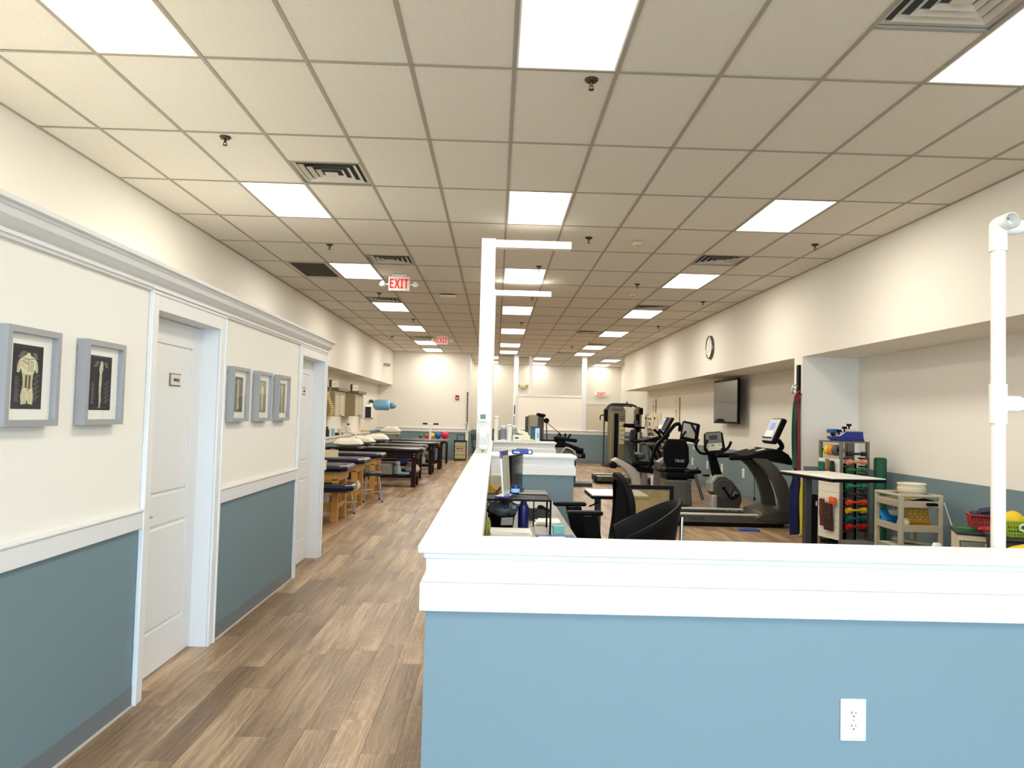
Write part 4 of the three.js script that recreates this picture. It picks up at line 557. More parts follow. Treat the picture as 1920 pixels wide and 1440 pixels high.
// ---------- recumbent bikes ----------
{
  const o = thing('recumbent_bike', 'recumbent bike with black lettered seat back turned to the camera', 'exercise bike', [3.21, 0, -13.45]);
  part(o, 'base_tower', mat('#5b584d', 0.4, 0.25), ext([[-0.23, 0.03], [0.23, 0.03], [0.2, 0.47], [-0.26, 0.47]], 0.45, 0.03)); part(o, 'base_seam', CHAR, box(0.008, 0.42, 0.004, 0.12, 0.25, 0.226));
  part(o, 'seat_rail', CHAR, rb(0.16, 0.1, 1.5, 0.02, 0.3, -0.6, 0.02)); part(o, 'seat_carriage', BLACK, rb(0.5, 0.1, 0.46, 0.02, 0.54, -0.02, 0.03), rb(0.3, 0.08, 0.3, 0, 0.48, 0, 0.02));
  part(o, 'seat', BLACK, rb(0.46, 0.09, 0.42, 0, 0.62, -0.15, 0.04));
  part(o, 'backrest', mat('#08080a', 0.7, 0, { specularIntensity: 0.25 }), ext([[-0.17, 0], [0.19, 0], [0.23, 0.1], [0.21, 0.36], [0.14, 0.5], [-0.17, 0.5], [-0.24, 0.36], [-0.22, 0.12]], 0.08, 0.03, false, -0.05, 0.68, 0.12, 0.12)); part(o, 'back_lettering', mat('#9a968a', 0.5), text('TRUE', 0.05, 0.003).rotateX(0.12).translate(0.0, 0.8, 0.182));
  part(o, 'seat_handle', BLACK, tube([[0.24, 0.6, 0.05], [0.36, 0.62, 0.0], [0.4, 0.66, -0.15]], 0.018), tube([[-0.24, 0.6, 0.05], [-0.34, 0.62, 0.0], [-0.36, 0.66, -0.15]], 0.018)); part(o, 'handle_tip', STRIP, bar([0.28, 0.605, 0.06], [0.42, 0.63, 0.02], 0.02));
  part(o, 'front_housing', mat('#5b584d', 0.4, 0.25), ext([[-0.2, 0.05], [0.2, 0.05], [0.16, 0.7], [0, 0.8], [-0.16, 0.7]], 0.4, 0.05, false, 0.05, 0, -1.2)); part(o, 'mast', BLACK, bar([0.12, 0.7, -1.15], [0.42, 1.2, -0.95], 0.045));
  part(o, 'console', BLACK, rb(0.34, 0.38, 0.1, 0.45, 1.29, -0.9, 0.04, -0.3, 0, -0.2)); part(o, 'console_face', mat('#aeaca4', 0.3), rb(0.24, 0.27, 0.02, 0.42, 1.31, -0.845, 0.008, -0.3, 0, -0.2)); part(o, 'console_arm', BLACK, tube([[0.5, 1.08, -0.75], [0.52, 1.25, -0.7], [0.44, 1.44, -0.76]], 0.02), tube([[0.22, 1.08, -0.8], [0.26, 1.2, -0.75], [0.34, 1.3, -0.78]], 0.02));
  part(o, 'swing_arm', BLACK, tube([[-0.3, 0.6, -0.9], [-0.2, 0.98, -0.85], [-0.02, 1.22, -0.8], [0.14, 1.42, -0.8], [0.24, 1.42, -0.82], [0.24, 1.3, -0.84]], 0.035, 26)); part(o, 'pedal', BLACK, rb(0.12, 0.04, 0.2, 0.34, 0.4, -0.6, 0.02), rb(0.12, 0.04, 0.2, 0.32, 0.22, -0.5, 0.02)); part(o, 'pedal_arm', STEEL, bar([0.2, 0.35, -1.0], [0.34, 0.4, -0.6], 0.012));
  part(o, 'tag', mat('#d9d5c8', 0.5), box(0.05, 0.05, 0.004, 0.28, 1.02, 0.05, 0, 0, 0.6)); part(o, 'foot', CHAR, rb(0.5, 0.06, 0.1, 0, 0.03, -1.35, 0.02));
}
{
  const o = thing('recumbent_trainer', 'recumbent cross trainer with silver swoop base and white hub disc', 'cross trainer', [2.9, 0, -15.45]);
  part(o, 'swoop_cover', mat('#b7b0a0', 0.4, 0.2), ext([[-0.55, 0.66], [-0.45, 0.72], [-0.1, 0.55], [0.02, 0.4], [0.06, 0.1], [-0.12, 0.1], [-0.16, 0.3], [-0.3, 0.5]], 0.34, 0.03)); part(o, 'rail', CHAR, rb(1.3, 0.1, 0.14, 0.3, 0.25, 0, 0.02)); part(o, 'rear_roller', BLACK, rb(0.14, 0.12, 0.3, -0.52, 0.57, 0.02, 0.04));
  part(o, 'pedestal', mat('#8f897a', 0.4, 0.25), ext([[0.0, 0.0], [0.2, 0.0], [0.16, 0.5], [0.06, 0.5]], 0.24, 0.02)); part(o, 'cup', WHITE, cyl(0.075, 0.065, 0.2, 0.28, 0.3, 0.25));
  part(o, 'seat', BLACK, rb(0.46, 0.09, 0.46, 0.06, 0.62, 0, 0.04, 0, 0, 0.06)); part(o, 'seat_base', BLACK, ext([[-0.4, 0.6], [0.3, 0.52], [0.28, 0.42], [-0.1, 0.46], [-0.4, 0.55]], 0.3, 0.02)); part(o, 'backrest', mat('#1d2426', 0.6), rb(0.09, 0.5, 0.44, -0.17, 0.86, 0, 0.04, 0, 0, 0.3)); part(o, 'side_bolster', mat('#2a3436', 0.5), rb(0.16, 0.12, 0.5, 0.02, 0.77, 0, 0.05));
  for (const s of [1, -1]) { part(o, 'arm_rest', CHAR, rb(0.3, 0.06, 0.1, 0.25, 1.0, s * 0.3, 0.025)); part(o, 'arm_link', BLACK, beam([0.3, 0.98, s * 0.3], [0.52, 0.5, s * 0.3], 0.05, 0.06)); part(o, 'swing_arm', BLACK, tube([[0.55, 0.42, s * 0.26], [0.6, 0.8, s * 0.27], [0.5, 1.16, s * 0.27], [0.36, 1.3, s * 0.22]], 0.028)); }
  part(o, 'front_shroud', mat('#cbc5b6', 0.4), ext([[0.5, 0.3], [0.9, 0.28], [0.92, 0.52], [0.78, 0.66], [0.62, 0.58]], 0.3, 0.03)); part(o, 'hub_disc', mat('#e6e1d2', 0.4), cyl(0.13, 0.13, 0.03, 0.72, 0.45, 0.17, Math.PI / 2, 0, 0, 30)); part(o, 'hub_bolt', BLACK, cyl(0.03, 0.03, 0.03, 0.72, 0.45, 0.19, Math.PI / 2));
  part(o, 'mast', DKSTEEL, beam([0.66, 0.6, 0], [0.5, 1.25, 0], 0.07, 0.09)); part(o, 'console', BLACK, rb(0.06, 0.34, 0.36, 0.58, 1.4, 0, 0.02, 0, 0, -0.5)); part(o, 'console_face', mat('#c9c6c8', 0.3), rb(0.012, 0.29, 0.31, 0.549, 1.393, 0, 0.004, 0, 0, -0.5)); parts(o, 'pulley_wheel', mat('#d6d2c4', 0.3, 0.3), torus(0.11, 0.012, 0.44, 1.0, 0.2), cyl(0.04, 0.04, 0.03, 0.44, 1.0, 0.2, Math.PI / 2)); part(o, 'foot', CHAR, rb(0.1, 0.05, 0.6, 0.85, 0.025, 0, 0.02));
}
// ---------- cable machine ----------
{
  const o = thing('cable_machine', 'tall grey cable machine with two weight towers at the far gym end', 'cable machine', [3.85, 0, -24.4]);
  const tower = (x, w) => { const t = part(o, 'weight_tower', mat('#77705c', 0.4, 0.25), ext([[-w / 2, 0.02], [w / 2, 0.02], [w / 2, 1.78], [w / 2 - 0.06, 1.9], [-w / 2 + 0.06, 1.9], [-w / 2, 1.78]], 0.3, 0.02, false, x, 0, 0)); part(t, 'weight_slot', BLACK, rb(0.13, 1.62, 0.02, x - 0.02, 0.86, 0.148, 0.009)); return t; };
  const t1 = tower(0, 0.52); part(t1, 'tower_edge', mat('#94846a', 0.4, 0.3), rb(0.1, 1.7, 0.02, -0.19, 0.87, 0.148, 0.006)); part(t1, 'tower_lettering', mat('#1b1916', 0.5), text('TORQUE', 0.065, 0.003).translate(0, 1.79, 0.15));
  for (let r = 0; r < 5; r++) for (let c = 0; c < 2; c++) part(t1, 'placard', mat('#cfc79f', 0.6), rb(0.075, 0.12, 0.006, 0.12 + c * 0.085, 1.35 - r * 0.145, 0.153, 0.002)); part(t1, 'placard_heading', CHAR, box(0.16, 0.02, 0.004, 0.16, 1.58, 0.152), box(0.16, 0.03, 0.004, 0.16, 1.5, 0.152));
  const t2 = tower(0.68, 0.22); part(o, 'top_arch', CHAR, tube([[-0.36, 1.78, 0.05], [-0.2, 1.95, 0.05], [0.1, 1.97, 0.05], [0.5, 1.95, 0.05], [0.78, 1.8, 0.05]], 0.035, 30), tube([[-0.34, 1.72, 0.12], [-0.18, 1.9, 0.12], [0.1, 1.92, 0.12], [0.48, 1.9, 0.12]], 0.02, 24));
  part(o, 'white_panel', mat('#e9e2cf', 0.5), rb(0.09, 0.55, 0.1, 0.32, 1.62, 0.1, 0.02), rb(0.14, 0.55, 0.1, 0.47, 1.6, 0.1, 0.02)); part(o, 'panel_base', BLACK, rb(0.36, 0.12, 0.16, 0.38, 1.3, 0.1, 0.03));
  part(o, 'side_column', CHAR, bar([-0.4, 0.05, 0.1], [-0.4, 1.8, 0.1], 0.022)); part(o, 'pulley_block', BLACK, rb(0.1, 0.34, 0.12, -0.34, 1.62, 0.1, 0.03), cyl(0.05, 0.05, 0.03, -0.34, 1.45, 0.17, Math.PI / 2)); part(o, 'grip_handle', BLACK, tube([[-0.36, 1.62, 0.1], [-0.5, 1.6, 0.12], [-0.53, 1.55, 0.12], [-0.53, 1.44, 0.12]], 0.018)); part(o, 'column_foot', DKSTEEL, rb(0.12, 0.06, 0.2, -0.38, 0.03, 0.1, 0.02));
  part(o, 'adjuster_stack', DKSTEEL, rb(0.1, 0.25, 0.12, 0.6, 1.35, 0.2, 0.03), cyl(0.05, 0.05, 0.04, 0.56, 1.42, 0.26, Math.PI / 2), cyl(0.04, 0.04, 0.04, 0.66, 1.3, 0.26, Math.PI / 2)); part(o, 'upper_head', BLACK, rb(0.14, 0.22, 0.16, 0.76, 1.76, 0.1, 0.04));
  part(o, 'press_bar', BLACK, bar([0.3, 1.26, 0.3], [0.86, 1.24, 0.3], 0.03)); part(o, 'yellow_cable', mat('#d1b021', 0.5), tube([[0.5, 1.12, 0.2], [0.54, 1.04, 0.24], [0.5, 0.96, 0.2], [0.55, 0.9, 0.22]], 0.014)); part(o, 'top_knob', mat('#a81616', 0.4), sph(0.03, 0.32, 2.03, 0.05), bar([0.32, 1.96, 0.05], [0.32, 2.02, 0.05], 0.01)); part(o, 'base_frame', CHAR, rb(1.3, 0.06, 0.7, 0.25, 0.03, 0.25, 0.02));
  part(o, 'bench_back', mat('#16181a', 0.6), rb(0.2, 0.72, 0.12, 0.42, 0.82, 0.55, 0.06, 0, 0, -0.12)); part(o, 'bench_post', SILVER, bar([0.62, 0.3, 0.6], [0.62, 1.1, 0.6], 0.04)); part(o, 'bench_seat', BLACK, rb(0.4, 0.1, 0.36, 0.52, 0.42, 0.6, 0.04));
}
// ---------- leg press ----------
{
  const o = thing('leg_press', 'grey leg press machine with inclined black sled behind the counters', 'leg press', [1.05, 0, -17.0]);
  part(o, 'weight_tower', mat('#8f8567', 0.4, 0.3), rb(0.26, 1.52, 0.3, -0.22, 0.78, 0, 0.05)); part(o, 'tower_column', DKSTEEL, bar([-0.37, 0.02, 0.1], [-0.37, 1.5, 0.1], 0.03), bar([-0.06, 0.02, 0.1], [-0.06, 1.5, 0.1], 0.035)); part(o, 'tower_back', mat('#6b6555', 0.4, 0.3), rb(0.16, 1.5, 0.26, -0.06, 0.78, -0.05, 0.05)); part(o, 'tower_cap', BLACK, rb(0.2, 0.07, 0.3, -0.05, 1.54, 0, 0.03, 0, 0, -0.15));
  part(o, 'pulley', BLACK, cyl(0.06, 0.06, 0.05, 0.07, 1.42, 0.1, Math.PI / 2)); part(o, 'cable', CHAR, bar([0.08, 1.38, 0.1], [0.58, 0.98, 0.1], 0.008), bar([0.07, 1.36, 0.1], [0.1, 0.8, 0.1], 0.012));
  part(o, 'sled_rail', FRAMEG, beam([0.3, 1.12, 0.12], [0.62, 0.72, 0.12], 0.07, 0.05), beam([0.48, 0.82, -0.2], [0.9, 0.62, -0.2], 0.05, 0.05), beam([0.4, 0.76, 0.2], [0.85, 0.66, 0.2], 0.06, 0.05)); part(o, 'sled_frame', BLACK, rb(0.55, 0.16, 0.46, 0.22, 0.92, 0, 0.04), rb(0.5, 0.08, 0.5, 0.5, 1.02, 0, 0.03, 0, 0, -0.1), rb(0.4, 0.1, 0.46, 0.62, 0.86, 0, 0.04, 0, 0, -0.3)); part(o, 'foot_plate_pads', BLACK, cyl(0.06, 0.06, 0.16, 0.82, 0.78, 0.1, 0, 0, Math.PI / 2), cyl(0.06, 0.06, 0.16, 0.86, 0.67, 0.12, 0, 0, Math.PI / 2)); part(o, 'grip_studs', BLACK, bar([0.4, 1.05, 0.05], [0.36, 1.16, 0.05], 0.022), bar([0.5, 1.05, 0.05], [0.5, 1.15, 0.05], 0.022), bar([0.56, 1.05, 0.05], [0.62, 1.14, 0.05], 0.022)); part(o, 'curved_arm', SILVER, tube([[0.4, 0.72, 0.25], [0.5, 0.84, 0.25], [0.66, 0.78, 0.25], [0.74, 0.62, 0.25]], 0.022)); part(o, 'base_frame', CHAR, rb(1.5, 0.08, 0.5, 0.35, 0.04, 0, 0.02), beam([0.7, 0.05, 0], [0.7, 0.7, 0], 0.1, 0.08), beam([0.2, 0.05, 0], [0.2, 0.86, 0], 0.1, 0.08));
}
// ---------- gym wall: TV, posters, boards, outlets ----------
{ const o = thing('television', 'flat black television on a bracket over the exercise bikes', 'television', [4.9, 1.915, -15.5], -Math.PI / 2);
  part(o, 'tv_case', BLACK, rb(1.62, 0.9, 0.05, 0, 0, 0.21, 0.008)); part(o, 'tv_back', BLACK, rb(1.1, 0.5, 0.06, 0, -0.05, 0.16, 0.02)); part(o, 'tv_panel', mat('#1b1d20', 0.06), box(1.56, 0.84, 0.002, 0, 0.01, 0.236)); part(o, 'bracket', DKSTEEL, rb(0.3, 0.3, 0.03, 0, 0, 0.015, 0.005), beam([0, 0, 0.02], [0, 0, 0.14], 0.06, 0.06)); }
const POSTER = mat('#e9e1cb', 0.6);
[[-20.6, 1.74, 0.66, 0.74, 'tall white framed exercise chart above the recumbent bike'], [-23.6, 1.91, 0.6, 0.44, 'small white framed chart beyond the tall one']].forEach(([z, y, w, h, lab], i) => { const o = thing('wall_chart', lab, 'chart', [4.9, y, z], -Math.PI / 2, 'white charts on the gym wall'); part(o, 'board', POSTER, rb(w, h, 0.025, 0, 0, 0.0125, 0.004)); part(o, 'board_edge', mat('#8f8366', 0.6), box(0.012, h, 0.03, w / 2, 0, 0.016)); part(o, 'chart_print', mat('#a59a7e', 0.7), box(w * 0.7, 0.006, 0.002, 0, h * 0.38, 0.026), box(w * 0.5, 0.006, 0.002, 0, h * 0.3, 0.026)); part(o, 'chart_figure', mat('#6b6350', 0.7), ext([[-0.05, -0.14], [-0.02, 0.02], [-0.06, 0.06], [0, 0.12], [0.06, 0.06], [0.02, 0.02], [0.05, -0.14], [0, -0.03]], 0.002, 0, false, 0, -0.06, 0.026)); });
{ const o = thing('pulley_board', 'cream wall pulley boards with dark knobs behind the machines', 'pulley board', [4.895, 1.35, -23.7], -Math.PI / 2); const B = mat('#ded5b6', 0.5); part(o, 'back_board', B, rb(1.9, 0.62, 0.04, 0.2, 0.05, 0.02, 0.008)); part(o, 'box_panel', mat('#e6debf', 0.5), rb(0.7, 0.42, 0.08, -0.05, 0.06, 0.06, 0.01)); part(o, 'side_panel', B, rb(0.35, 0.36, 0.06, 0.75, 0.12, 0.05, 0.01), rb(0.35, 0.4, 0.06, -0.75, 0.12, 0.05, 0.01)); for (const [x, y] of [[-0.2, 0.18], [0.12, 0.18], [0.7, 0.2], [-0.7, 0.2]]) part(o, 'knob', CHAR, cyl(0.03, 0.03, 0.03, x, y, 0.11, Math.PI / 2)); part(o, 'dial', mat('#5d5644', 0.5), torus(0.06, 0.012, -0.05, 0.02, 0.105)); part(o, 'lower_bar', BLACK, box(0.6, 0.03, 0.02, -0.05, -0.14, 0.11)); parts(o, 'guide_rod', STEEL, bar([-0.5, -0.2, 0.05], [-0.5, -1.2, 0.05], 0.02), bar([0.3, -0.2, 0.05], [0.3, -1.2, 0.05], 0.02)); part(o, 'weight_stack', DKSTEEL, rb(0.3, 0.5, 0.1, -0.1, -0.5, 0.06, 0.01)); }
let ou;
[[-18.9, 'white outlet plate on the slate gym wall, farthest of four'], [-17.57, 'white outlet plate on the slate gym wall, third from the treadmill'], [-16.44, 'white outlet plate on the slate gym wall, second from the treadmill'], [-15.01, 'white outlet plate on the slate gym wall, nearest the treadmill']].forEach(([z, lab]) => { if (ou) { copy(ou, lab, [4.9, 0.5, z]); return; } ou = thing('wall_outlet', lab, 'outlet', [4.9, 0.5, z], -Math.PI / 2, 'outlets along the gym wall'); part(ou, 'cover_plate', WHITE, rb(0.13, 0.18, 0.008, 0, 0, 0.004, 0.003)); part(ou, 'receptacle', mat('#d8d5cb', 0.5), cyl(0.02, 0.02, 0.004, 0, 0.03, 0.009, Math.PI / 2), cyl(0.02, 0.02, 0.004, 0, -0.03, 0.009, Math.PI / 2)); });
// ---------- stretch bands on the pier ----------
{ const o = thing('band_rail', 'black slotted rail with steel hook on the edge of the pier', 'rail', [4.13, 0, -10.33]); part(o, 'rail', BLACK, box2(-0.03, 0, 0.3, 2.3, -0.05, 0.03)); part(o, 'hook', STEEL, tube([[-0.02, 2.0, 0.02], [-0.09, 2.02, 0.02], [-0.12, 1.96, 0.02], [-0.09, 1.91, 0.02]], 0.008)); part(o, 'ring', STEEL, torus(0.03, 0.006, -0.09, 1.94, 0.02)); }
function band(lab, c, x, z, y0, w, bow, y1 = 1.9) { const g = new THREE.BoxGeometry(w, y1 - y0, 0.012, 2, 26, 1), p = g.attributes.position; for (let i = 0; i < p.count; i++) { const t = (p.getY(i) + (y1 - y0) / 2) / (y1 - y0); p.setX(i, p.getX(i) * (0.25 + 0.75 * Math.min(1, (1 - t) * 4)) + bow * Math.sin(Math.PI * Math.min(1, (1 - t) * 1.1))); p.setZ(i, p.getZ(i) + 0.014 * Math.sin(t * 6 + x * 40) + 0.01 * Math.sin(p.getX(i) * 90)); p.setY(i, p.getY(i) + (y1 + y0) / 2); } g.computeVertexNormals(); single('stretch_band', lab, 'stretch band', mat(c, 0.6), [g], [x, 0, z], 0, 'stretch bands on the pier'); }
band('dark green stretch band hanging on the pier', '#0f4a30', 4.03, -10.22, 0.9, 0.055, -0.03); band('dark red stretch band hanging on the pier', '#6d1210', 4.07, -10.195, 0.78, 0.05, -0.012); band('wide black stretch band hanging on the pier', '#0a0a0e', 4.08, -10.25, 0.02, 0.09, -0.015); band('navy stretch band hanging lowest on the pier', '#11154a', 4.02, -10.19, 0.02, 0.12, -0.02, 0.85); band('yellow stretch band hanging on the pier edge', '#d8c41c', 4.11, -10.19, 0.03, 0.035, 0.0, 0.75);
single('red_strap', 'short red strap looped over the steel hook on the pier', 'strap', mat('#8d1414', 0.6), [tube([[0, 1.94, 0], [-0.06, 1.88, 0.01], [-0.07, 1.8, 0.01], [-0.02, 1.84, 0.02], [0.02, 1.9, 0.01]], 0.012)], [4.06, 0, -10.16]);
single('blue_mat', 'small blue mat on the floor by the treadmill front', 'mat', mat('#1a3f8f', 0.7), [rb(0.28, 0.02, 0.16, 0, 0.01, 0, 0.008)], [3.55, 0, -10.62]);
// ---------- front desk ----------
const GREYTOP = mat('#8f8d82', 0.45), PAPER = mat('#ece7da', 0.8);
{ const o = thing('desk', 'long grey topped desk behind the half wall', 'desk', [0.24, 0, -6.05]); part(o, 'desk_top', GREYTOP, rb(0.58, 0.03, 3.7, 0, 0.735, 0, 0.006)); part(o, 'end_panel', CHAR, box2(-0.27, 0.27, 0, 0.72, 1.8, 1.83), box2(-0.27, 0.27, 0, 0.72, -1.83, -1.8)); part(o, 'back_panel', CHAR, box2(-0.28, -0.26, 0.2, 0.72, -1.8, 1.8)); const d = part(o, 'drawer_unit', CHAR, box2(-0.25, 0.22, 0.05, 0.7, -1.75, -1.3)); part(d, 'drawer_front', GREYTOP, box2(0.22, 0.235, 0.4, 0.68, -1.74, -1.31), box2(0.22, 0.235, 0.08, 0.38, -1.74, -1.31)); }
const DT = 0.75;
{ const o = thing('desk_organizer', 'black wire mesh shelf riser on the near end of the desk', 'desk organizer', [0.155, DT, -5.07]);
  const rods = []; for (const x of [-0.205, 0.21]) for (const z of [-0.17, 0.17]) rods.push(beam([x, 0, z], [x, 0.215, z], 0.012, 0.012));
  part(o, 'leg', BLACK, rods[0]); part(o, 'leg', BLACK, rods[1]); part(o, 'leg', BLACK, rods[2]); part(o, 'leg', BLACK, rods[3]); part(o, 'leg', BLACK, beam([0.12, 0, -0.17], [0.12, 0.215, -0.17], 0.008, 0.008));
  part(o, 'rim', BLACK, box2(-0.211, 0.216, 0.21, 0.222, 0.164, 0.176), box2(-0.211, 0.216, 0.21, 0.222, -0.176, -0.164), box2(-0.211, -0.199, 0.21, 0.222, -0.17, 0.17), box2(0.204, 0.216, 0.21, 0.222, -0.17, 0.17));
  const wires = []; for (let i = 0; i < 56; i++) wires.push(box(0.0016, 0.0016, 0.33, -0.198 + i * 0.0073, 0.216, 0)); for (let i = 0; i < 45; i++) wires.push(box(0.405, 0.0016, 0.0016, 0.003, 0.216, -0.162 + i * 0.0073));
  part(o, 'mesh_shelf', mat('#3a362d', 0.5, 0.4), ...wires); }
{ const o = thing('sign_holder', 'slim clear sign holder with purple foot seen edge-on', 'sign holder', [0.07, DT + 0.225, -5.0], 1.35); part(o, 'foot', mat('#3b2f7d', 0.35), rb(0.2, 0.012, 0.09, 0, 0.006, 0, 0.004)); part(o, 'panel', mat('#d6d8d4', 0.15), rb(0.2, 0.28, 0.012, 0, 0.15, 0.0, 0.003, -0.08)); part(o, 'insert', mat('#a8a48c', 0.6), box(0.17, 0.22, 0.004, 0, 0.16, 0.01, -0.08)); part(o, 'purple_top', mat('#3a3474', 0.35), rb(0.2, 0.05, 0.016, 0, 0.275, -0.01, 0.003, -0.08)); }
{ const o = thing('monitor', 'black computer monitor standing edge-on on the desk', 'monitor', [0.17, DT, -6.35], 1.36); part(o, 'monitor_case', BLACK, rb(0.52, 0.33, 0.04, 0, 0.27, 0, 0.01)); part(o, 'monitor_panel', mat('#17191c', 0.12), box(0.49, 0.29, 0.002, 0, 0.275, 0.021)); part(o, 'stand_neck', BLACK, box(0.06, 0.14, 0.03, 0, 0.08, -0.03)); part(o, 'stand_foot', BLACK, rb(0.24, 0.014, 0.18, 0, 0.007, -0.02, 0.005)); }
{ const o = thing('mug', 'deep blue mug with pale blue lining on the desk', 'mug', [0.145, DT + 0.225, -5.17]); o.scale.setScalar(0.72); const r = 0.036; part(o, 'mug_body', mat('#15257a', 0.25), lathe([[0, 0], [r, 0], [r + 0.004, 0.05], [r + 0.002, 0.085], [r - 0.004, 0.085], [r - 0.004, 0.006], [0, 0.006]], 0, 0, 0)); part(o, 'mug_band', mat('#9fd3e8', 0.3), lathe([[r + 0.005, 0.02], [r + 0.0065, 0.04], [r + 0.005, 0.055]], 0, 0, 0)); part(o, 'mug_handle', mat('#15257a', 0.25), torus(0.022, 0.006, 0.052, 0.045, 0)); }
{ const o = thing('trash_pail', 'black waste pail with a grey plastic bag under the mesh shelf', 'waste pail', [0.06, DT, -5.06]); part(o, 'pail', BLACK, lathe([[0, 0], [0.07, 0], [0.085, 0.12], [0.08, 0.12], [0.066, 0.006], [0, 0.006]], 0, 0, 0)); const g = new THREE.SphereGeometry(0.1, 26, 16), p = g.attributes.position; for (let i = 0; i < p.count; i++) { const n = vn(p.getX(i) * 60 + 5, p.getY(i) * 60 + p.getZ(i) * 60 + 30, 99, 99, 4); p.setXYZ(i, p.getX(i) * (0.85 + 0.3 * n), p.getY(i) * 0.6 * (0.8 + 0.4 * n) + 0.135, p.getZ(i) * (0.85 + 0.3 * n)); } g.computeVertexNormals(); part(o, 'plastic_bag', mat('#3c4449', 0.2), g); part(o, 'paper_scrap', mat('#9c9a8c', 0.8), rb(0.08, 0.05, 0.01, 0.03, 0.07, 0.085, 0.003, 0.2, 0.3)); }
single('bottle', 'navy drink bottle under the mesh shelf', 'bottle', mat('#161a5a', 0.25), [lathe([[0, 0], [0.034, 0], [0.036, 0.01], [0.036, 0.15], [0.022, 0.175], [0.018, 0.2], [0, 0.2]], 0, 0, 0)], [0.2, DT, -5.1]);
single('notepad_stack', 'thick stack of cream pads at the front of the mesh shelf', 'paper stack', PAPER, [rb(0.26, 0.018, 0.17, 0, 0.009, 0, 0.002), rb(0.255, 0.014, 0.165, 0.004, 0.025, 0.002, 0.002, 0, 0.03), rb(0.25, 0.012, 0.168, 0, 0.038, 0, 0.002, 0, -0.02)], [0.11, DT, -4.79]);
single('marker_box', 'yellow green box standing by the half wall on the desk', 'box', mat('#8f9424', 0.5), [rb(0.03, 0.09, 0.07, 0, 0.045, 0, 0.003), rb(0.022, 0.02, 0.05, 0, 0.097, 0, 0.004)], [-0.032, DT, -4.84]);
single('paper_pile', 'pile of loose white papers on the desk edge', 'papers', PAPER, [0, 1, 2, 3, 4].map(i => box(0.15, 0.004, 0.21, i * 0.006, 0.004 + i * 0.0045, 0, 0, 0.1 * (i % 3) - 0.1)), [0.37, DT, -5.42]);
single('sticky_cube', 'teal sticky note cube on the desk edge', 'note cube', mat('#6fb7b4', 0.7), [rb(0.07, 0.05, 0.07, 0, 0.025, 0, 0.003)], [0.425, DT, -4.98]);
{ const o = thing('folder', 'dark blue folder with white sheets at the near desk corner', 'folder', [0.4, DT, -4.72], 0.05); part(o, 'folder_cover', mat('#1d4a86', 0.5), rb(0.24, 0.006, 0.32, 0, 0.003, 0, 0.002)); part(o, 'sheet', PAPER, box(0.16, 0.003, 0.2, -0.03, 0.008, 0.04)); }
{ const o = thing('keyboard', 'black keyboard lying on the desk under the monitor', 'keyboard', [0.36, DT, -5.98], 1.4); part(o, 'keyboard_base', BLACK, rb(0.4, 0.018, 0.14, 0, 0.009, 0, 0.005)); for (let i = 0; i < 4; i++) part(o, 'key_row', mat('#26282b', 0.6), rb(0.37, 0.008, 0.024, 0, 0.02, -0.045 + i * 0.03, 0.003)); }
{ const o = thing('desk_phone', 'black desk phone with stacked trays behind the mesh shelf', 'phone', [0.31, DT, -5.64], 1.2); part(o, 'phone_base', CHAR, ext([[-0.1, 0], [0.1, 0], [0.1, 0.03], [-0.1, 0.09]], 0.18, 0.006)); part(o, 'handset', BLACK, rb(0.18, 0.035, 0.045, 0, 0.075, 0.06, 0.015, 0, 0, -0.3)); part(o, 'keypad', mat('#4b4d50', 0.5), rb(0.09, 0.006, 0.07, 0.0, 0.066, -0.03, 0.003, 0, 0, -0.3)); }
{ const o = thing('pen_cup', 'small black cup full of pens by the half wall', 'pen cup', [-0.0, DT, -5.55]); part(o, 'cup', BLACK, lathe([[0, 0], [0.038, 0], [0.04, 0.1], [0.036, 0.1], [0.034, 0.005], [0, 0.005]], 0, 0, 0)); for (let i = 0; i < 8; i++) part(o, 'pen', mat(['#3c3c3c', '#9aa5a0', '#2a3550', '#c7c7bd'][i % 4], 0.4), bar([R(-0.02, 0.02), 0.02, R(-0.02, 0.02)], [R(-0.05, 0.05), R(0.14, 0.18), R(-0.05, 0.05)], 0.0045)); }
{ const o = thing('tape_pack', 'beige box with yellow wrapping standing at the back of the desk', 'box', [0.02, DT, -6.7]); part(o, 'beige_box', mat('#dccfb4', 0.7), rb(0.11, 0.24, 0.1, 0, 0.12, 0, 0.01)); part(o, 'yellow_wrap', mat('#e3ac12', 0.45), ext([[-0.06, 0], [0.05, 0], [0.065, 0.14], [0.02, 0.1], [-0.02, 0.11], [-0.062, 0.15]], 0.03, 0.006, false, 0, 0.02, 0.07)); part(o, 'strap', CHAR, bar([-0.03, 0.05, 0.09], [0.04, 0.14, 0.09], 0.006)); }
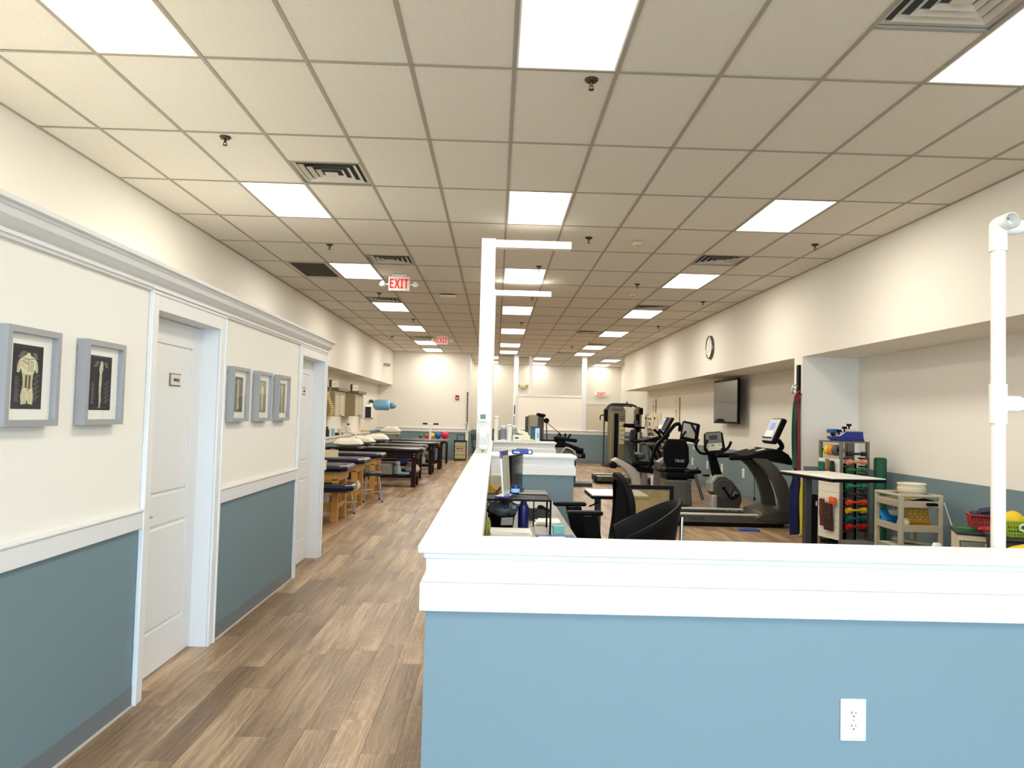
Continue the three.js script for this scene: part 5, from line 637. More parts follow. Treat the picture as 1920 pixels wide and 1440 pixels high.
// things on the two cross counters
const CC = 1.1;
{ const o = thing('tissue_pack', 'flat royal blue pack lying on the nearer cross counter', 'pack', [0.29, CC, -8.16], 0.03); part(o, 'pack_body', mat('#1c3f93', 0.4), rb(0.22, 0.05, 0.11, 0, 0.025, 0, 0.012)); part(o, 'end_label', mat('#d9dde6', 0.5), box(0.03, 0.03, 0.002, 0.08, 0.025, 0.056), box(0.06, 0.012, 0.002, -0.06, 0.02, 0.056)); part(o, 'flap', mat('#4a3560', 0.5), rb(0.12, 0.012, 0.08, 0.0, 0.053, 0, 0.005)); }
const can = (lab, x, z, r, h, c, lbl) => { const o = thing('canister', lab, 'canister', [x, CC, z]); part(o, 'can_body', mat(c, 0.4), cyl(r, r, h * 0.92, 0, h * 0.46, 0, 0, 0, 0, 28)); part(o, 'lid', mat('#e9e8e2', 0.4), lathe([[0, h], [r * 0.6, h], [r * 1.04, h * 0.95], [r * 1.04, h * 0.9], [0, h * 0.9]], 0, 0, 0)); if (lbl) part(o, 'can_label', mat(lbl, 0.5), lathe([[r * 1.01, h * 0.12], [r * 1.01, h * 0.8]], 0, 0, 0)); };
can('tall thin white tube standing next to the post on the farther counter', 0.012, -12.3, 0.036, 0.4, '#ece6d8'); can('wipes canister with grey label beside the tall white tube', 0.125, -12.25, 0.042, 0.25, '#d9d9d4', '#7e8790'); can('plain white canister between the two grey labelled ones', 0.22, -12.3, 0.045, 0.27, '#f0ede4'); can('shorter grey canister next to the white desktop machine', 0.3, -12.5, 0.045, 0.25, '#bfc5c6', '#8d989c');
single('pump_bottle', 'small dark bottle pressed against the post on the farther counter', 'bottle', mat('#3a352c', 0.4), [cyl(0.014, 0.014, 0.07, 0, 0.035, 0), cyl(0.009, 0.009, 0.08, 0, 0.11, 0), cyl(0.014, 0.014, 0.04, 0, 0.17, 0)], [-0.035, CC, -12.2]);
{ const o = thing('label_printer', 'cream desktop printer with small dark display on the farther counter', 'printer', [0.42, CC, -12.3]); part(o, 'printer_body', mat('#e6dfcf', 0.5), rb(0.28, 0.1, 0.22, 0, 0.05, 0, 0.02)); part(o, 'display', mat('#2c2620', 0.3), box(0.06, 0.025, 0.003, -0.08, 0.055, 0.111)); part(o, 'paper_roll', mat('#efe6cc', 0.7), rb(0.18, 0.06, 0.16, 0.02, 0.135, -0.02, 0.02, 0, 0, -0.3)); }
{ const o = thing('wipes_box', 'teal and white upright box with purple top on the farther counter', 'box', [0.64, CC, -12.28]); part(o, 'teal_side', mat('#1e5c72', 0.5), rb(0.07, 0.22, 0.09, -0.04, 0.11, 0, 0.004)); part(o, 'white_side', mat('#cfe0ea', 0.5), rb(0.07, 0.22, 0.09, 0.031, 0.11, 0.002, 0.004)); part(o, 'purple_top', mat('#33256e', 0.45), rb(0.15, 0.03, 0.1, -0.004, 0.232, 0, 0.008)); part(o, 'box_print', mat('#27465e', 0.6), text('SANI', 0.026, 0.001).rotateZ(Math.PI / 2).translate(0.04, 0.1, 0.048)); }
single('phone_cradle', 'low cream tray in front of the teal box', 'tray', mat('#ddd2b0', 0.5), [ext([[-0.09, 0], [0.1, 0], [0.1, 0.025], [0.05, 0.05], [0.02, 0.028], [-0.09, 0.045]], 0.1, 0.006)], [0.53, CC, -12.17]);

// ---------- chairs ----------
const SEATB = mat('#09090b', 0.6, 0, { specularIntensity: 0.3 });
{ const o = thing('task_chair', 'black task chair with armrests pulled up to the desk', 'office chair', [0.66, 0, -5.62], 0.1);
  part(o, 'seat', SEATB, rb(0.48, 0.09, 0.48, 0.02, 0.5, 0, 0.045)); part(o, 'seat_shell', BLACK, rb(0.4, 0.05, 0.4, 0.02, 0.44, 0, 0.02));
  const sh = new THREE.Shape(); sh.absellipse(0, 0, 0.225, 0.27, 0, Math.PI * 2); const ho = new THREE.Path(); ho.absellipse(0, 0, 0.185, 0.23, 0, Math.PI * 2); sh.holes.push(ho); const rim = new THREE.ExtrudeGeometry(sh, { depth: 0.03, bevelEnabled: true, bevelSize: 0.008, bevelThickness: 0.008, bevelSegments: 2, curveSegments: 24 });
  const bend = g => { const p = g.attributes.position; for (let i = 0; i < p.count; i++) { const y = p.getY(i), x = p.getX(i); p.setZ(i, p.getZ(i) - 0.5 * x * x * 2 + 0.25 * (y - 0.1) * (y - 0.1)); } g.computeVertexNormals(); return tf(g, 0.27, 0.83, 0, 0, -Math.PI / 2, 0); };
  part(o, 'back_rim', BLACK, tf(bend(rim), 0, 0, 0, 0, 0, 0)); const ms = new THREE.Shape(); ms.absellipse(0, 0, 0.19, 0.235, 0, Math.PI * 2); part(o, 'back_mesh', mat('#101113', 0.85, 0, { specularIntensity: 0.2 }), bend(new THREE.ExtrudeGeometry(ms, { depth: 0.008, bevelEnabled: false, curveSegments: 24 })));
  part(o, 'back_spine', BLACK, tube([[0.2, 0.42, 0], [0.34, 0.5, 0], [0.36, 0.75, 0], [0.33, 0.9, 0]], 0.028), tube([[0.34, 0.55, 0], [0.36, 0.68, 0.12], [0.33, 0.78, 0.17]], 0.018), tube([[0.34, 0.55, 0], [0.36, 0.68, -0.12], [0.33, 0.78, -0.17]], 0.018));
  for (const s of [1, -1]) { part(o, 'armrest', BLACK, rb(0.25, 0.03, 0.085, -0.05, 0.84, s * 0.27, 0.014)); part(o, 'arm_post', BLACK, ext([[-0.08, 0.82], [0.04, 0.82], [0.1, 0.5], [0.0, 0.46], [-0.02, 0.6]], 0.035, 0.006, false, 0, 0, s * 0.27)); part(o, 'arm_bracket', GREY, box(0.05, 0.02, 0.03, -0.03, 0.82, s * 0.27)); }
  part(o, 'gas_lift', DKSTEEL, bar([0.02, 0.1, 0], [0.02, 0.44, 0], 0.026)); for (let i = 0; i < 5; i++) { const a = i * 1.2566; part(o, 'base_spoke', BLACK, beam([0.02, 0.09, 0], [0.02 + 0.29 * Math.cos(a), 0.065, 0.29 * Math.sin(a)], 0.045, 0.03)); part(o, 'caster', RUBBER, cyl(0.027, 0.027, 0.04, 0.02 + 0.29 * Math.cos(a), 0.027, 0.29 * Math.sin(a), 0, -a, Math.PI / 2)); } }
{ const o = thing('bucket_chair', 'black curved-back guest chair with metal legs nearest the half wall', 'chair', [0.985, 0, -4.93], 0.0);
  // wrap-round shell: high at the back (+x), falling towards the arms
  const P = [], I = [], N = 30, HN = 8; for (let k = 0; k <= 1; k++) for (let i = 0; i <= N; i++) for (let j = 0; j <= HN; j++) { const a = -2.0 + 4.0 * i / N, t = j / HN, top = 0.74 + 0.25 * Math.pow(Math.max(0, Math.cos(a * 0.62)), 1.6), r = (0.215 + 0.05 * t + 0.02 * Math.pow(t, 3)) - k * 0.022, y = 0.46 + (top - 0.46) * t; P.push(Math.cos(a) * r - 0.06, y, Math.sin(a) * r * 0.98); }
  const id = (k, i, j) => k * (N + 1) * (HN + 1) + i * (HN + 1) + j; for (let i = 0; i < N; i++) for (let j = 0; j < HN; j++) { I.push(id(0, i, j), id(0, i, j + 1), id(0, i + 1, j), id(0, i + 1, j), id(0, i, j + 1), id(0, i + 1, j + 1)); I.push(id(1, i, j), id(1, i + 1, j), id(1, i, j + 1), id(1, i + 1, j), id(1, i + 1, j + 1), id(1, i, j + 1)); } for (let i = 0; i < N; i++) { I.push(id(0, i, HN), id(1, i, HN), id(0, i + 1, HN), id(0, i + 1, HN), id(1, i, HN), id(1, i + 1, HN)); I.push(id(0, i, 0), id(0, i + 1, 0), id(1, i, 0), id(0, i + 1, 0), id(1, i + 1, 0), id(1, i, 0)); } for (const i of [0, N]) for (let j = 0; j < HN; j++) I.push(id(0, i, j), id(1, i, j), id(0, i, j + 1), id(0, i, j + 1), id(1, i, j), id(1, i, j + 1));
  const g = new THREE.BufferGeometry(); g.setAttribute('position', new THREE.Float32BufferAttribute(P, 3)); g.setAttribute('uv', new THREE.Float32BufferAttribute(new Float32Array(P.length / 3 * 2), 2)); g.setIndex(I); g.computeVertexNormals(); const m = SEATB.clone(); m.side = THREE.DoubleSide; part(o, 'back_shell', m, g);
  part(o, 'seat', mat('#1a2634', 0.6), rb(0.42, 0.07, 0.44, -0.04, 0.475, 0, 0.03)); for (const [a, b] of [[0.16, 0.2], [0.16, -0.2], [-0.22, 0.2], [-0.22, -0.2]]) part(o, 'leg', STEEL, bar([a, 0.45, b], [a * 1.12, 0.0, b * 1.1], 0.012)); parts(o, 'leg_upright', STEEL, bar([0.17, 0.44, 0.22], [0.19, 0.9, 0.16], 0.011), bar([-0.2, 0.44, 0.22], [-0.19, 0.72, 0.22], 0.011)); }
{ const o = thing('mesh_chair', 'guest chair with square black frame and sheer tan mesh back', 'chair', [1.39, 0, -6.9], 0);
  part(o, 'back_frame', BLACK, box2(-0.23, 0.23, 0.875, 0.91, -0.012, 0.012), box2(-0.23, 0.23, 0.565, 0.6, -0.012, 0.012), box2(-0.23, -0.195, 0.6, 0.875, -0.012, 0.012), box2(0.195, 0.23, 0.6, 0.875, -0.012, 0.012));
  const wires = []; for (let i = 0; i < 65; i++) wires.push(box(0.0028, 0.275, 0.002, -0.192 + i * 0.006, 0.7375, 0)); for (let i = 0; i < 46; i++) wires.push(box(0.39, 0.0028, 0.002, 0, 0.602 + i * 0.006, 0.001)); part(o, 'back_mesh', mat('#9c8450', 0.7), ...wires);
  part(o, 'seat', mat('#1d2530', 0.6), rb(0.46, 0.07, 0.44, 0, 0.46, -0.24, 0.03)); for (const s of [1, -1]) { part(o, 'leg', STEEL, bar([s * 0.22, 0.57, 0], [s * 0.23, 0, 0.05], 0.012)); part(o, 'leg', STEEL, bar([s * 0.22, 0.46, -0.42], [s * 0.23, 0, -0.46], 0.012)); part(o, 'seat_rail', STEEL, bar([s * 0.22, 0.43, 0], [s * 0.22, 0.43, -0.44], 0.011)); } }
{ const o = thing('side_table', 'small white topped table with black edge beside the task chair', 'table', [1.24, 0, -7.78]); part(o, 'table_top', mat('#eceae4', 0.35), rb(0.56, 0.014, 0.6, 0, 0.75, 0, 0.004)); part(o, 'edge_band', BLACK, rb(0.575, 0.03, 0.615, 0, 0.728, 0, 0.008)); part(o, 'column', CHAR, beam([-0.19, 0.04, 0.05], [-0.19, 0.72, 0.05], 0.06, 0.06)); part(o, 'base', CHAR, rb(0.5, 0.04, 0.07, -0.02, 0.03, 0.24, 0.012), rb(0.5, 0.04, 0.07, -0.02, 0.03, -0.2, 0.012), rb(0.07, 0.05, 0.5, -0.19, 0.035, 0.02, 0.012)); part(o, 'lever', BLACK, bar([-0.19, 0.66, 0.1], [-0.3, 0.64, 0.28], 0.008)); }

// ---------- near recess: rolling table, dumbbell rack, cart, drawers ----------
{ const o = thing('rolling_table', 'tall white topped rolling table in front of the dumbbell rack', 'table', [3.55, 0, -8.05], 0.14); part(o, 'table_top', mat('#e9e4d6', 0.35), rb(0.58, 0.012, 1.02, 0, 0.968, 0, 0.004)); part(o, 'edge_band', BLACK, rb(0.592, 0.032, 1.032, 0, 0.946, 0, 0.01)); part(o, 'column', DKSTEEL, beam([-0.2, 0.06, -0.1], [-0.2, 0.93, -0.1], 0.08, 0.06)); part(o, 'column_sleeve', BLACK, beam([-0.13, 0.06, -0.1], [-0.13, 0.75, -0.1], 0.06, 0.08)); part(o, 'crank_tab', mat('#c9c6bd', 0.4), rb(0.015, 0.05, 0.01, -0.12, 0.66, -0.055, 0.003)); part(o, 'base', BLACK, rb(0.6, 0.05, 0.07, 0.05, 0.05, 0.25, 0.015), rb(0.6, 0.05, 0.07, 0.05, 0.05, -0.45, 0.015), rb(0.08, 0.06, 0.75, -0.2, 0.055, -0.1, 0.015)); for (const a of [-0.22, 0.32]) for (const b of [0.25, -0.45]) part(o, 'caster', RUBBER, cyl(0.024, 0.024, 0.025, a, 0.024, b, Math.PI / 2)); part(o, 'placemat', mat('#d8cfb6', 0.7), box(0.22, 0.002, 0.2, -0.05, 0.9755, -0.3)); }
const RX = 4.36, RZ = -9.5, RT = 0.245;   // rack: its front corner points at the camera
{ const o = thing('dumbbell_rack', 'grey tower rack of coloured dumbbells with white pegboard side', 'dumbbell rack', [RX, 0, RZ], RT);
  const S = 0.19, Hh = 1.3, G = mat('#77746a', 0.4, 0.3); for (const a of [-1, 1]) for (const b of [-1, 1]) part(o, 'post', G, box(0.035, Hh, 0.035, a * S, Hh / 2, b * S)); part(o, 'top_frame', G, box2(-S, S, Hh - 0.02, Hh, S - 0.02, S + 0.0175), box2(-S, S, Hh - 0.02, Hh, -S - 0.0175, -S + 0.02), box2(-S - 0.0175, -S + 0.02, Hh - 0.02, Hh, -S, S), box2(S - 0.02, S + 0.0175, Hh - 0.02, Hh, -S, S)); part(o, 'spine', mat('#69665c', 0.4, 0.3), box2(-0.04, 0.06, 0.05, Hh - 0.02, S - 0.09, S - 0.07)); part(o, 'back_panel', BLACK, box2(-S, S, 0.05, 1.02, -0.02, 0.0)); part(o, 'base', BLACK, box2(-S, S, 0.02, 0.06, -S, S));
  const pb = part(o, 'pegboard', mat('#e3dcc8', 0.6), box2(-S - 0.03, -S - 0.018, 0.1, 1.08, -S, S)); for (let i = 0; i < 11; i++) part(pb, 'groove', mat('#b8b09a', 0.7), box2(-S - 0.0315, -S - 0.03, 0.16 + i * 0.085, 0.164 + i * 0.085, -S, S));
  for (let i = 0; i < 10; i++) parts(o, 'cradle', CHAR, box2(-0.16, -0.11, 0.2 + i * 0.098, 0.22 + i * 0.098, S - 0.07, S + 0.04), box2(0.11, 0.16, 0.2 + i * 0.098, 0.22 + i * 0.098, S - 0.07, S + 0.04)); }
function inRack(x, z) { const c = Math.cos(RT), s = Math.sin(RT); return [RX + c * x + s * z, RZ - s * x + c * z]; }
[['#1c1b1b', 'black', 1.15, 0.03], ['#d98e63', 'peach', 1.052, 0.035], ['#1f6a2c', 'grass green', 0.954, 0.03], ['#d5772c', 'light orange', 0.856, 0.03], ['#12805c', 'teal green', 0.758, 0.036], ['#26282b', 'charcoal', 0.66, 0.033], ['#de4419', 'orange red', 0.562, 0.038], ['#dfb91c', 'yellow', 0.464, 0.04], ['#155a6e', 'dark teal', 0.366, 0.042], ['#b8141a', 'crimson', 0.268, 0.042]].forEach(([c, n, y, r]) => { const [x, z] = inRack(0, 0.225), m = mat(c, 0.45), o = thing('dumbbell', n + ' dumbbell on the tower rack', 'dumbbell', [x, y, z], RT, 'dumbbells on the tower rack'); part(o, 'grip', m, bar([-0.09, 0, 0], [0.09, 0, 0], 0.015)); for (const s of [-1, 1]) part(o, 'head', m, tf(new THREE.CylinderGeometry(r, r, 0.06, 6), s * 0.105, 0, 0, 0, 0, Math.PI / 2)); });
[['#d8c01a', 'yellow', -0.1], ['#df7a1a', 'orange', -0.03], ['#4b4b49', 'dark grey', 0.05]].forEach(([c, n, d]) => { const [x, z] = inRack(-0.17, 0.05 + d); single('band_roll', n + ' roll of band on the rack top bay', 'roll', mat(c, 0.5), [tf(lathe([[0.02, -0.035], [0.065, -0.035], [0.068, 0], [0.065, 0.035], [0.02, 0.035], [0.02, -0.035]], 0, 0, 0), 0, 0, 0, Math.PI / 2)], [x, 1.185, z], RT, 'band rolls in the rack'); });
{ const o = thing('roll_bar', 'dark rod carrying the coloured band rolls', 'rod', [RX, 0, RZ], RT); part(o, 'rod', BLACK, bar([-0.17, 1.185, -0.18], [-0.17, 1.185, 0.2], 0.015)); }
[['#15141a', 'black', 0.12, 0.86, 0.2, 0.07], ['#8a6a3c', 'tan', 0.03, 0.86, 0.22, 0.06], ['#10594a', 'dark green', -0.08, 0.86, 0.18, 0.11], ['#d85a24', 'orange', 0.13, 0.52, 0.1, 0.12], ['#3a1a10', 'dark brown', 0.05, 0.2, 0.34, 0.16], ['#57200f', 'reddish brown', -0.06, 0.24, 0.34, 0.09]].forEach(([c, n, d, y, h, w]) => { const [x, z] = inRack(-0.26, d); single('ankle_weight', n + ' ankle weight hanging on the pegboard side', 'ankle weight', mat(c, 0.8), [rb(0.03, h, w, 0, h / 2, 0, 0.014, 0, 0, 0.05), rb(0.035, h * 0.25, w * 0.9, -0.005, h * 0.5, 0, 0.01)], [x, y, z], RT, 'ankle weights on the pegboard'); });
{ const [x, z] = inRack(0.02, 0.0), BLU = mat('#1a2a7e', 0.35), o = thing('stepper_toy', 'navy and white grip trainer with black knobs on top of the rack', 'hand trainer', [x, 1.3, z], 0.1); part(o, 'base', BLU, rb(0.36, 0.03, 0.2, 0.02, 0.015, 0, 0.01)); part(o, 'navy_hull', BLU, ext([[-0.2, 0.02], [0.2, 0.02], [0.19, 0.12], [-0.02, 0.12], [-0.1, 0.06], [-0.2, 0.055]], 0.17, 0.012)); part(o, 'white_deck', WHITE, ext([[-0.14, 0.055], [-0.06, 0.08], [0.0, 0.13], [0.16, 0.135], [0.16, 0.12], [-0.02, 0.115]], 0.12, 0.006)); part(o, 'yellow_cap', mat('#e2cd86', 0.4), rb(0.1, 0.02, 0.08, 0.08, 0.142, 0, 0.008)); part(o, 'blue_cup', mat('#20509a', 0.35), rb(0.12, 0.05, 0.1, -0.15, 0.12, -0.03, 0.012)); for (const [a, b] of [[-0.18, 0.08], [-0.1, 0.125], [-0.03, 0.165], [0.03, 0.2]]) part(o, 'knob', BLACK, cyl(0.03, 0.03, 0.03, a, b, 0.03), bar([a, b - 0.05, 0.03], [a, b, 0.03], 0.01)); }
single('green_mat', 'rolled green mat standing behind the dumbbell rack', 'mat', mat('#0f5232', 0.6), [cyl(0.075, 0.075, 1.1, 0, 0.55, 0), torus(0.05, 0.012, 0, 1.1, 0, Math.PI / 2)], [4.72, 0, -9.3]);
single('floor_box', 'low grey plastic box at the foot of the dumbbell rack', 'box', mat('#6d6c68', 0.5), [ext([[-0.14, 0], [0.14, 0], [0.16, 0.13], [-0.16, 0.13]], 0.25, 0.01)], [4.32, 0.0, -9.02], 0.1);

// utility cart
const CARTM = mat('#b5aa90', 0.5), CAX = 4.41, CAZ = -8.1, CAT = 0;
{ const o = thing('utility_cart', 'beige plastic utility cart with two open shelves', 'cart', [CAX, 0, CAZ], CAT); const a = 0.205, b = 0.245;
  for (const x of [-a, a]) for (const z of [-b, b]) part(o, 'post', CARTM, rb(0.05, 0.74, 0.05, x, 0.415, z, 0.015));
  for (const [y, h] of [[0.7, 0.07], [0.45, 0.07], [0.12, 0.07]]) { const s = part(o, 'shelf', CARTM, box2(-a, a, y - 0.03, y - 0.015, -b, b)); part(s, 'shelf_lip', CARTM, rb(2 * a, h, 0.02, 0, y, b + 0.01, 0.006), rb(2 * a, h, 0.02, 0, y, -b - 0.01, 0.006), rb(0.02, h, 2 * b, a + 0.01, y, 0, 0.006), rb(0.02, h, 2 * b, -a - 0.01, y, 0, 0.006)); }
  part(o, 'handle_frame', CARTM, rb(0.05, 0.03, 2 * b + 0.05, -a, 0.785, 0, 0.013), rb(2 * a, 0.03, 0.05, 0, 0.785, b, 0.013), rb(2 * a, 0.03, 0.05, 0, 0.785, -b, 0.013), rb(0.05, 0.03, 2 * b + 0.05, a, 0.785, 0, 0.013)); for (const x of [-a, a]) for (const z of [-b, b]) part(o, 'caster', RUBBER, cyl(0.035, 0.035, 0.03, x, 0.035, z, Math.PI / 2)); }
const inCart = (x, z) => { const c = Math.cos(CAT), s = Math.sin(CAT); return [CAX + c * x + s * z, CAZ - s * x + c * z]; };
const onCart = (x, y, z) => { const q = inCart(x, z); return [q[0], y, q[1]]; };
{ const o = thing('bucket', 'cream bucket standing on the utility cart', 'bucket', onCart(0.04, 0.686, 0.0), 0.2); part(o, 'pail', mat('#e3d6b8', 0.5), lathe([[0, 0], [0.115, 0], [0.135, 0.2], [0.142, 0.2], [0.142, 0.215], [0.13, 0.215], [0.11, 0.006], [0, 0.006]], 0, 0, 0, 0, 0, 0, 34)); part(o, 'pail_band', mat('#d6c9aa', 0.5), lathe([[0.132, 0.12], [0.139, 0.125], [0.141, 0.165], [0.134, 0.17]], 0, 0, 0)); part(o, 'bail', mat('#c9bc9e', 0.5), torus(0.03, 0.004, 0.1, 0.1, 0.075, 0.2, 0.6)); }
single('hand_grip', 'wooden and black hand gripper on the cart top', 'gripper', mat('#b98d3e', 0.5), [bar([-0.07, 0.03, 0.03], [0.09, 0.035, 0.05], 0.012), rb(0.07, 0.03, 0.04, -0.03, 0.05, 0.03, 0.01), rb(0.05, 0.03, 0.03, 0.04, 0.055, 0.04, 0.01)], onCart(-0.12, 0.686, 0.12), CAT);
single('black_strap', 'black rubber strap lying on the cart top', 'strap', RUBBER, [tube([[-0.12, 0.03, 0], [-0.04, 0.05, 0.03], [0.05, 0.05, -0.02], [0.14, 0.03, 0.02]], 0.02), rb(0.1, 0.03, 0.06, 0.05, 0.02, 0.1, 0.01)], onCart(0.04, 0.686, 0.2), CAT);
{ const o = thing('peg_tray', 'bright blue pill organizer tray on the cart shelf', 'tray', onCart(-0.085, 0.436, -0.1), 0.1); const B = mat('#1b7cc4', 0.4); part(o, 'tray_base', B, rb(0.2, 0.03, 0.24, 0, 0.03, 0, 0.006, 0.15)); for (let i = 0; i < 3; i++) part(o, 'divider', mat('#1563a4', 0.4), box(0.19, 0.02, 0.006, 0, 0.055 - i * 0.01, -0.07 + i * 0.07, 0.15)); part(o, 'lid', mat('#2a8fd0', 0.35), rb(0.2, 0.01, 0.12, 0, 0.1, -0.1, 0.003, 0.9)); }
cloth('plastic_wrap', 'crumpled clear bag on the blue tray', 'plastic bag', mat('#cfd0c8', 0.25), onCart(-0.07, 0, 0.1)[0], 0.53, onCart(-0.06, 0, -0.12)[2], 0.14, 0.12, 0.1, 21);
single('putty_ball', 'white round putty tub on the cart shelf', 'tub', mat('#e6dfcb', 0.5), [sph(0.06, 0, 0.06, 0), torus(0.045, 0.008, 0, 0.1, 0, Math.PI / 2)], onCart(-0.14, 0.436, 0.17), 0);
{ const o = thing('pegboard_box', 'wooden peg puzzle box with metal pins on the cart shelf', 'peg board', onCart(0.06, 0.436, 0.1), CAT); const W = mat('#b98a1e', 0.5); part(o, 'upright_board', W, rb(0.25, 0.18, 0.018, 0, 0.14, -0.03, 0.004, -0.12)); part(o, 'tray', W, rb(0.28, 0.05, 0.14, 0.0, 0.025, 0.06, 0.005)); for (let r = 0; r < 4; r++) for (let c = 0; c < 4; c++) part(o, 'peg', mat('#e8d9b0', 0.3, 0.4), tf(new THREE.CylinderGeometry(0.007, 0.007, 0.025, 8), -0.08 + c * 0.052 + (r % 2) * 0.014, 0.09 + r * 0.03, -0.012 - r * 0.003, Math.PI / 2)); for (let c = 0; c < 8; c++) part(o, 'peg', mat('#efe4c6', 0.3, 0.4), tf(new THREE.CylinderGeometry(0.006, 0.006, 0.02, 8), -0.07 + c * 0.026, 0.03, 0.135, Math.PI / 2)); }
single('dark_case', 'black padded case behind the peg puzzle box', 'case', mat('#181722', 0.5), [rb(0.18, 0.2, 0.06, 0, 0.1, 0, 0.02), torus(0.03, 0.006, 0, 0.21, 0)], onCart(0.12, 0.436, -0.1), CAT);
single('wire_basket', 'grey bin of magazines on the cart bottom', 'bin', mat('#c3bfae', 0.5), [ext([[-0.2, 0], [0.2, 0], [0.22, 0.16], [-0.26, 0.16]], 0.3, 0.01), box(0.3, 0.01, 0.24, 0.04, 0.175, 0, 0, 0.1, -0.12), box(0.3, 0.01, 0.24, 0.06, 0.187, 0, 0, 0.05, -0.14)], onCart(0, 0.105, 0), CAT);
{ const o = thing('cable', 'white power strip cord rising to the wall outlet', 'cord', [0, 0, 0]); part(o, 'cord', mat('#d9d3c0', 0.5), tube([[4.72, 0.06, -7.5], [4.76, 0.25, -7.35], [4.78, 0.45, -7.2], [4.84, 0.58, -7.0], [4.87, 0.62, -6.85]], 0.012, 30), tube([[4.68, 0.72, -7.9], [4.73, 0.5, -7.85], [4.74, 0.2, -7.7], [4.7, 0.06, -7.5]], 0.008, 30)); part(o, 'power_strip', BLACK, rb(0.06, 0.04, 0.3, 4.66, 0.03, -7.45, 0.01)); part(o, 'plug', mat('#e6e0cc', 0.5), rb(0.035, 0.035, 0.06, 4.865, 0.635, -6.85, 0.01)); }
{ const o = thing('wall_outlet', 'white outlet plate above the plastic drawers', 'outlet', [4.9, 0.66, -6.8], -Math.PI / 2); part(o, 'cover_plate', WHITE, rb(0.09, 0.14, 0.008, 0, 0, 0.004, 0.003)); part(o, 'receptacle', mat('#d8d5cb', 0.5), cyl(0.018, 0.018, 0.004, 0, 0.022, 0.009, Math.PI / 2)); }
// drawers with baskets on top
const DX = 4.29, DZ = -6.5, DTN = -0.42;
{ const o = thing('storage_chest', 'cream drawer chest with clear fronts and dark top', 'drawer chest', [DX, 0, DZ], DTN); const B = mat('#cfc3a6', 0.5); part(o, 'chest', B, box2(-0.3, -0.285, 0.02, 0.6, -0.2, 0.19), box2(0.285, 0.3, 0.02, 0.6, -0.2, 0.19), box2(-0.3, 0.3, 0.02, 0.6, -0.2, -0.185), box2(-0.3, 0.3, 0.02, 0.035, -0.2, 0.19)); part(o, 'top', mat('#201e1f', 0.5), rb(0.63, 0.03, 0.44, 0, 0.615, 0, 0.012)); part(o, 'front_rail', B, rb(0.6, 0.05, 0.03, 0, 0.575, 0.19, 0.008), rb(0.6, 0.03, 0.03, 0, 0.31, 0.19, 0.008)); const cl = new THREE.MeshPhysicalMaterial({ color: '#e9efe6', transmission: 0.85, roughness: 0.25, thickness: 0 }); for (const y of [0.44, 0.17]) { const d = part(o, 'drawer_front', cl, rb(0.56, 0.21, 0.008, 0, y, 0.2, 0.003)); part(d, 'drawer_pull', mat('#d8d3bd', 0.3), rb(0.2, 0.03, 0.025, 0, y + 0.085, 0.205, 0.008)); part(d, 'drawer_label', mat('#c99a2a', 0.6), box(0.12, 0.025, 0.002, 0.01, y + 0.09, 0.22)); } part(o, 'drawer_floor', mat('#241f1c', 0.5), box2(-0.28, 0.28, 0.31, 0.325, -0.18, 0.185)); }
const inDr = (x, y, z) => { const c = Math.cos(DTN), s = Math.sin(DTN); return [DX + c * x + s * z, y, DZ - s * x + c * z]; };
single('putty_tub', 'pink labelled tub inside the top clear drawer', 'tub', mat('#d98a83', 0.5), [tf(lathe([[0, 0], [0.06, 0], [0.065, 0.09], [0, 0.09]], 0, 0, 0), 0, 0, 0, 0, 0, 1.2), tf(lathe([[0.066, 0.07], [0.07, 0.075], [0.07, 0.1], [0, 0.1]], 0, 0, 0), 0, 0, 0, 0, 0, 1.2)], inDr(-0.13, 0.395, 0.1), DTN);
cloth('clear_bag', 'crumpled clear bag inside the top drawer', 'plastic bag', mat('#b9c0b4', 0.3), inDr(0.1, 0, 0.08)[0], 0.328, inDr(0.1, 0, 0.08)[2], 0.26, 0.18, 0.1, 31);
function basket(name, lab, c, pos, turn, w, d, h, slant) {
  const o = thing(name, lab, 'basket', pos, turn), m = mat(c, 0.5); part(o, 'basket_floor', m, box2(-w / 2 * 0.85, w / 2 * 0.85, 0, 0.006, -d / 2 * 0.85, d / 2 * 0.85)); part(o, 'rim', m, rb(w, 0.014, 0.014, 0, h, d / 2, 0.005), rb(w, 0.014, 0.014, 0, h, -d / 2, 0.005), rb(0.014, 0.014, d, w / 2, h, 0, 0.005), rb(0.014, 0.014, d, -w / 2, h, 0, 0.005));
  const bars = [], n = Math.round(w / 0.022), k = Math.round(d / 0.022); for (let i = 0; i <= n; i++) for (const s of [1, -1]) { const x = -w / 2 + w * i / n; bars.push(beam([x * 0.85, 0, s * d / 2 * 0.85], [x, h, s * d / 2], 0.008, 0.004)); } for (let i = 0; i <= k; i++) for (const s of [1, -1]) { const z = -d / 2 + d * i / k; bars.push(beam([s * w / 2 * 0.85, 0, z * 0.85], [s * w / 2, h, z], 0.004, 0.008)); }
  for (let j = 1; j < 4; j++) { const t = j / 4, q = 0.85 + 0.15 * t; for (const s of [1, -1]) { bars.push(box(w * q, 0.008, 0.004, 0, h * t, s * d / 2 * q)); bars.push(box(0.004, 0.008, d * q, s * w / 2 * q, h * t, 0)); } }
  part(o, 'lattice', m, ...bars); return o;
}
basket('plastic_basket', 'red lattice basket on the drawer chest', '#a12216', inDr(-0.08, 0.63, -0.02), DTN, 0.22, 0.24, 0.13);
basket('plastic_basket', 'charcoal lattice basket on the drawer chest', '#3c3b39', inDr(0.14, 0.63, 0.08), DTN, 0.2, 0.18, 0.14);
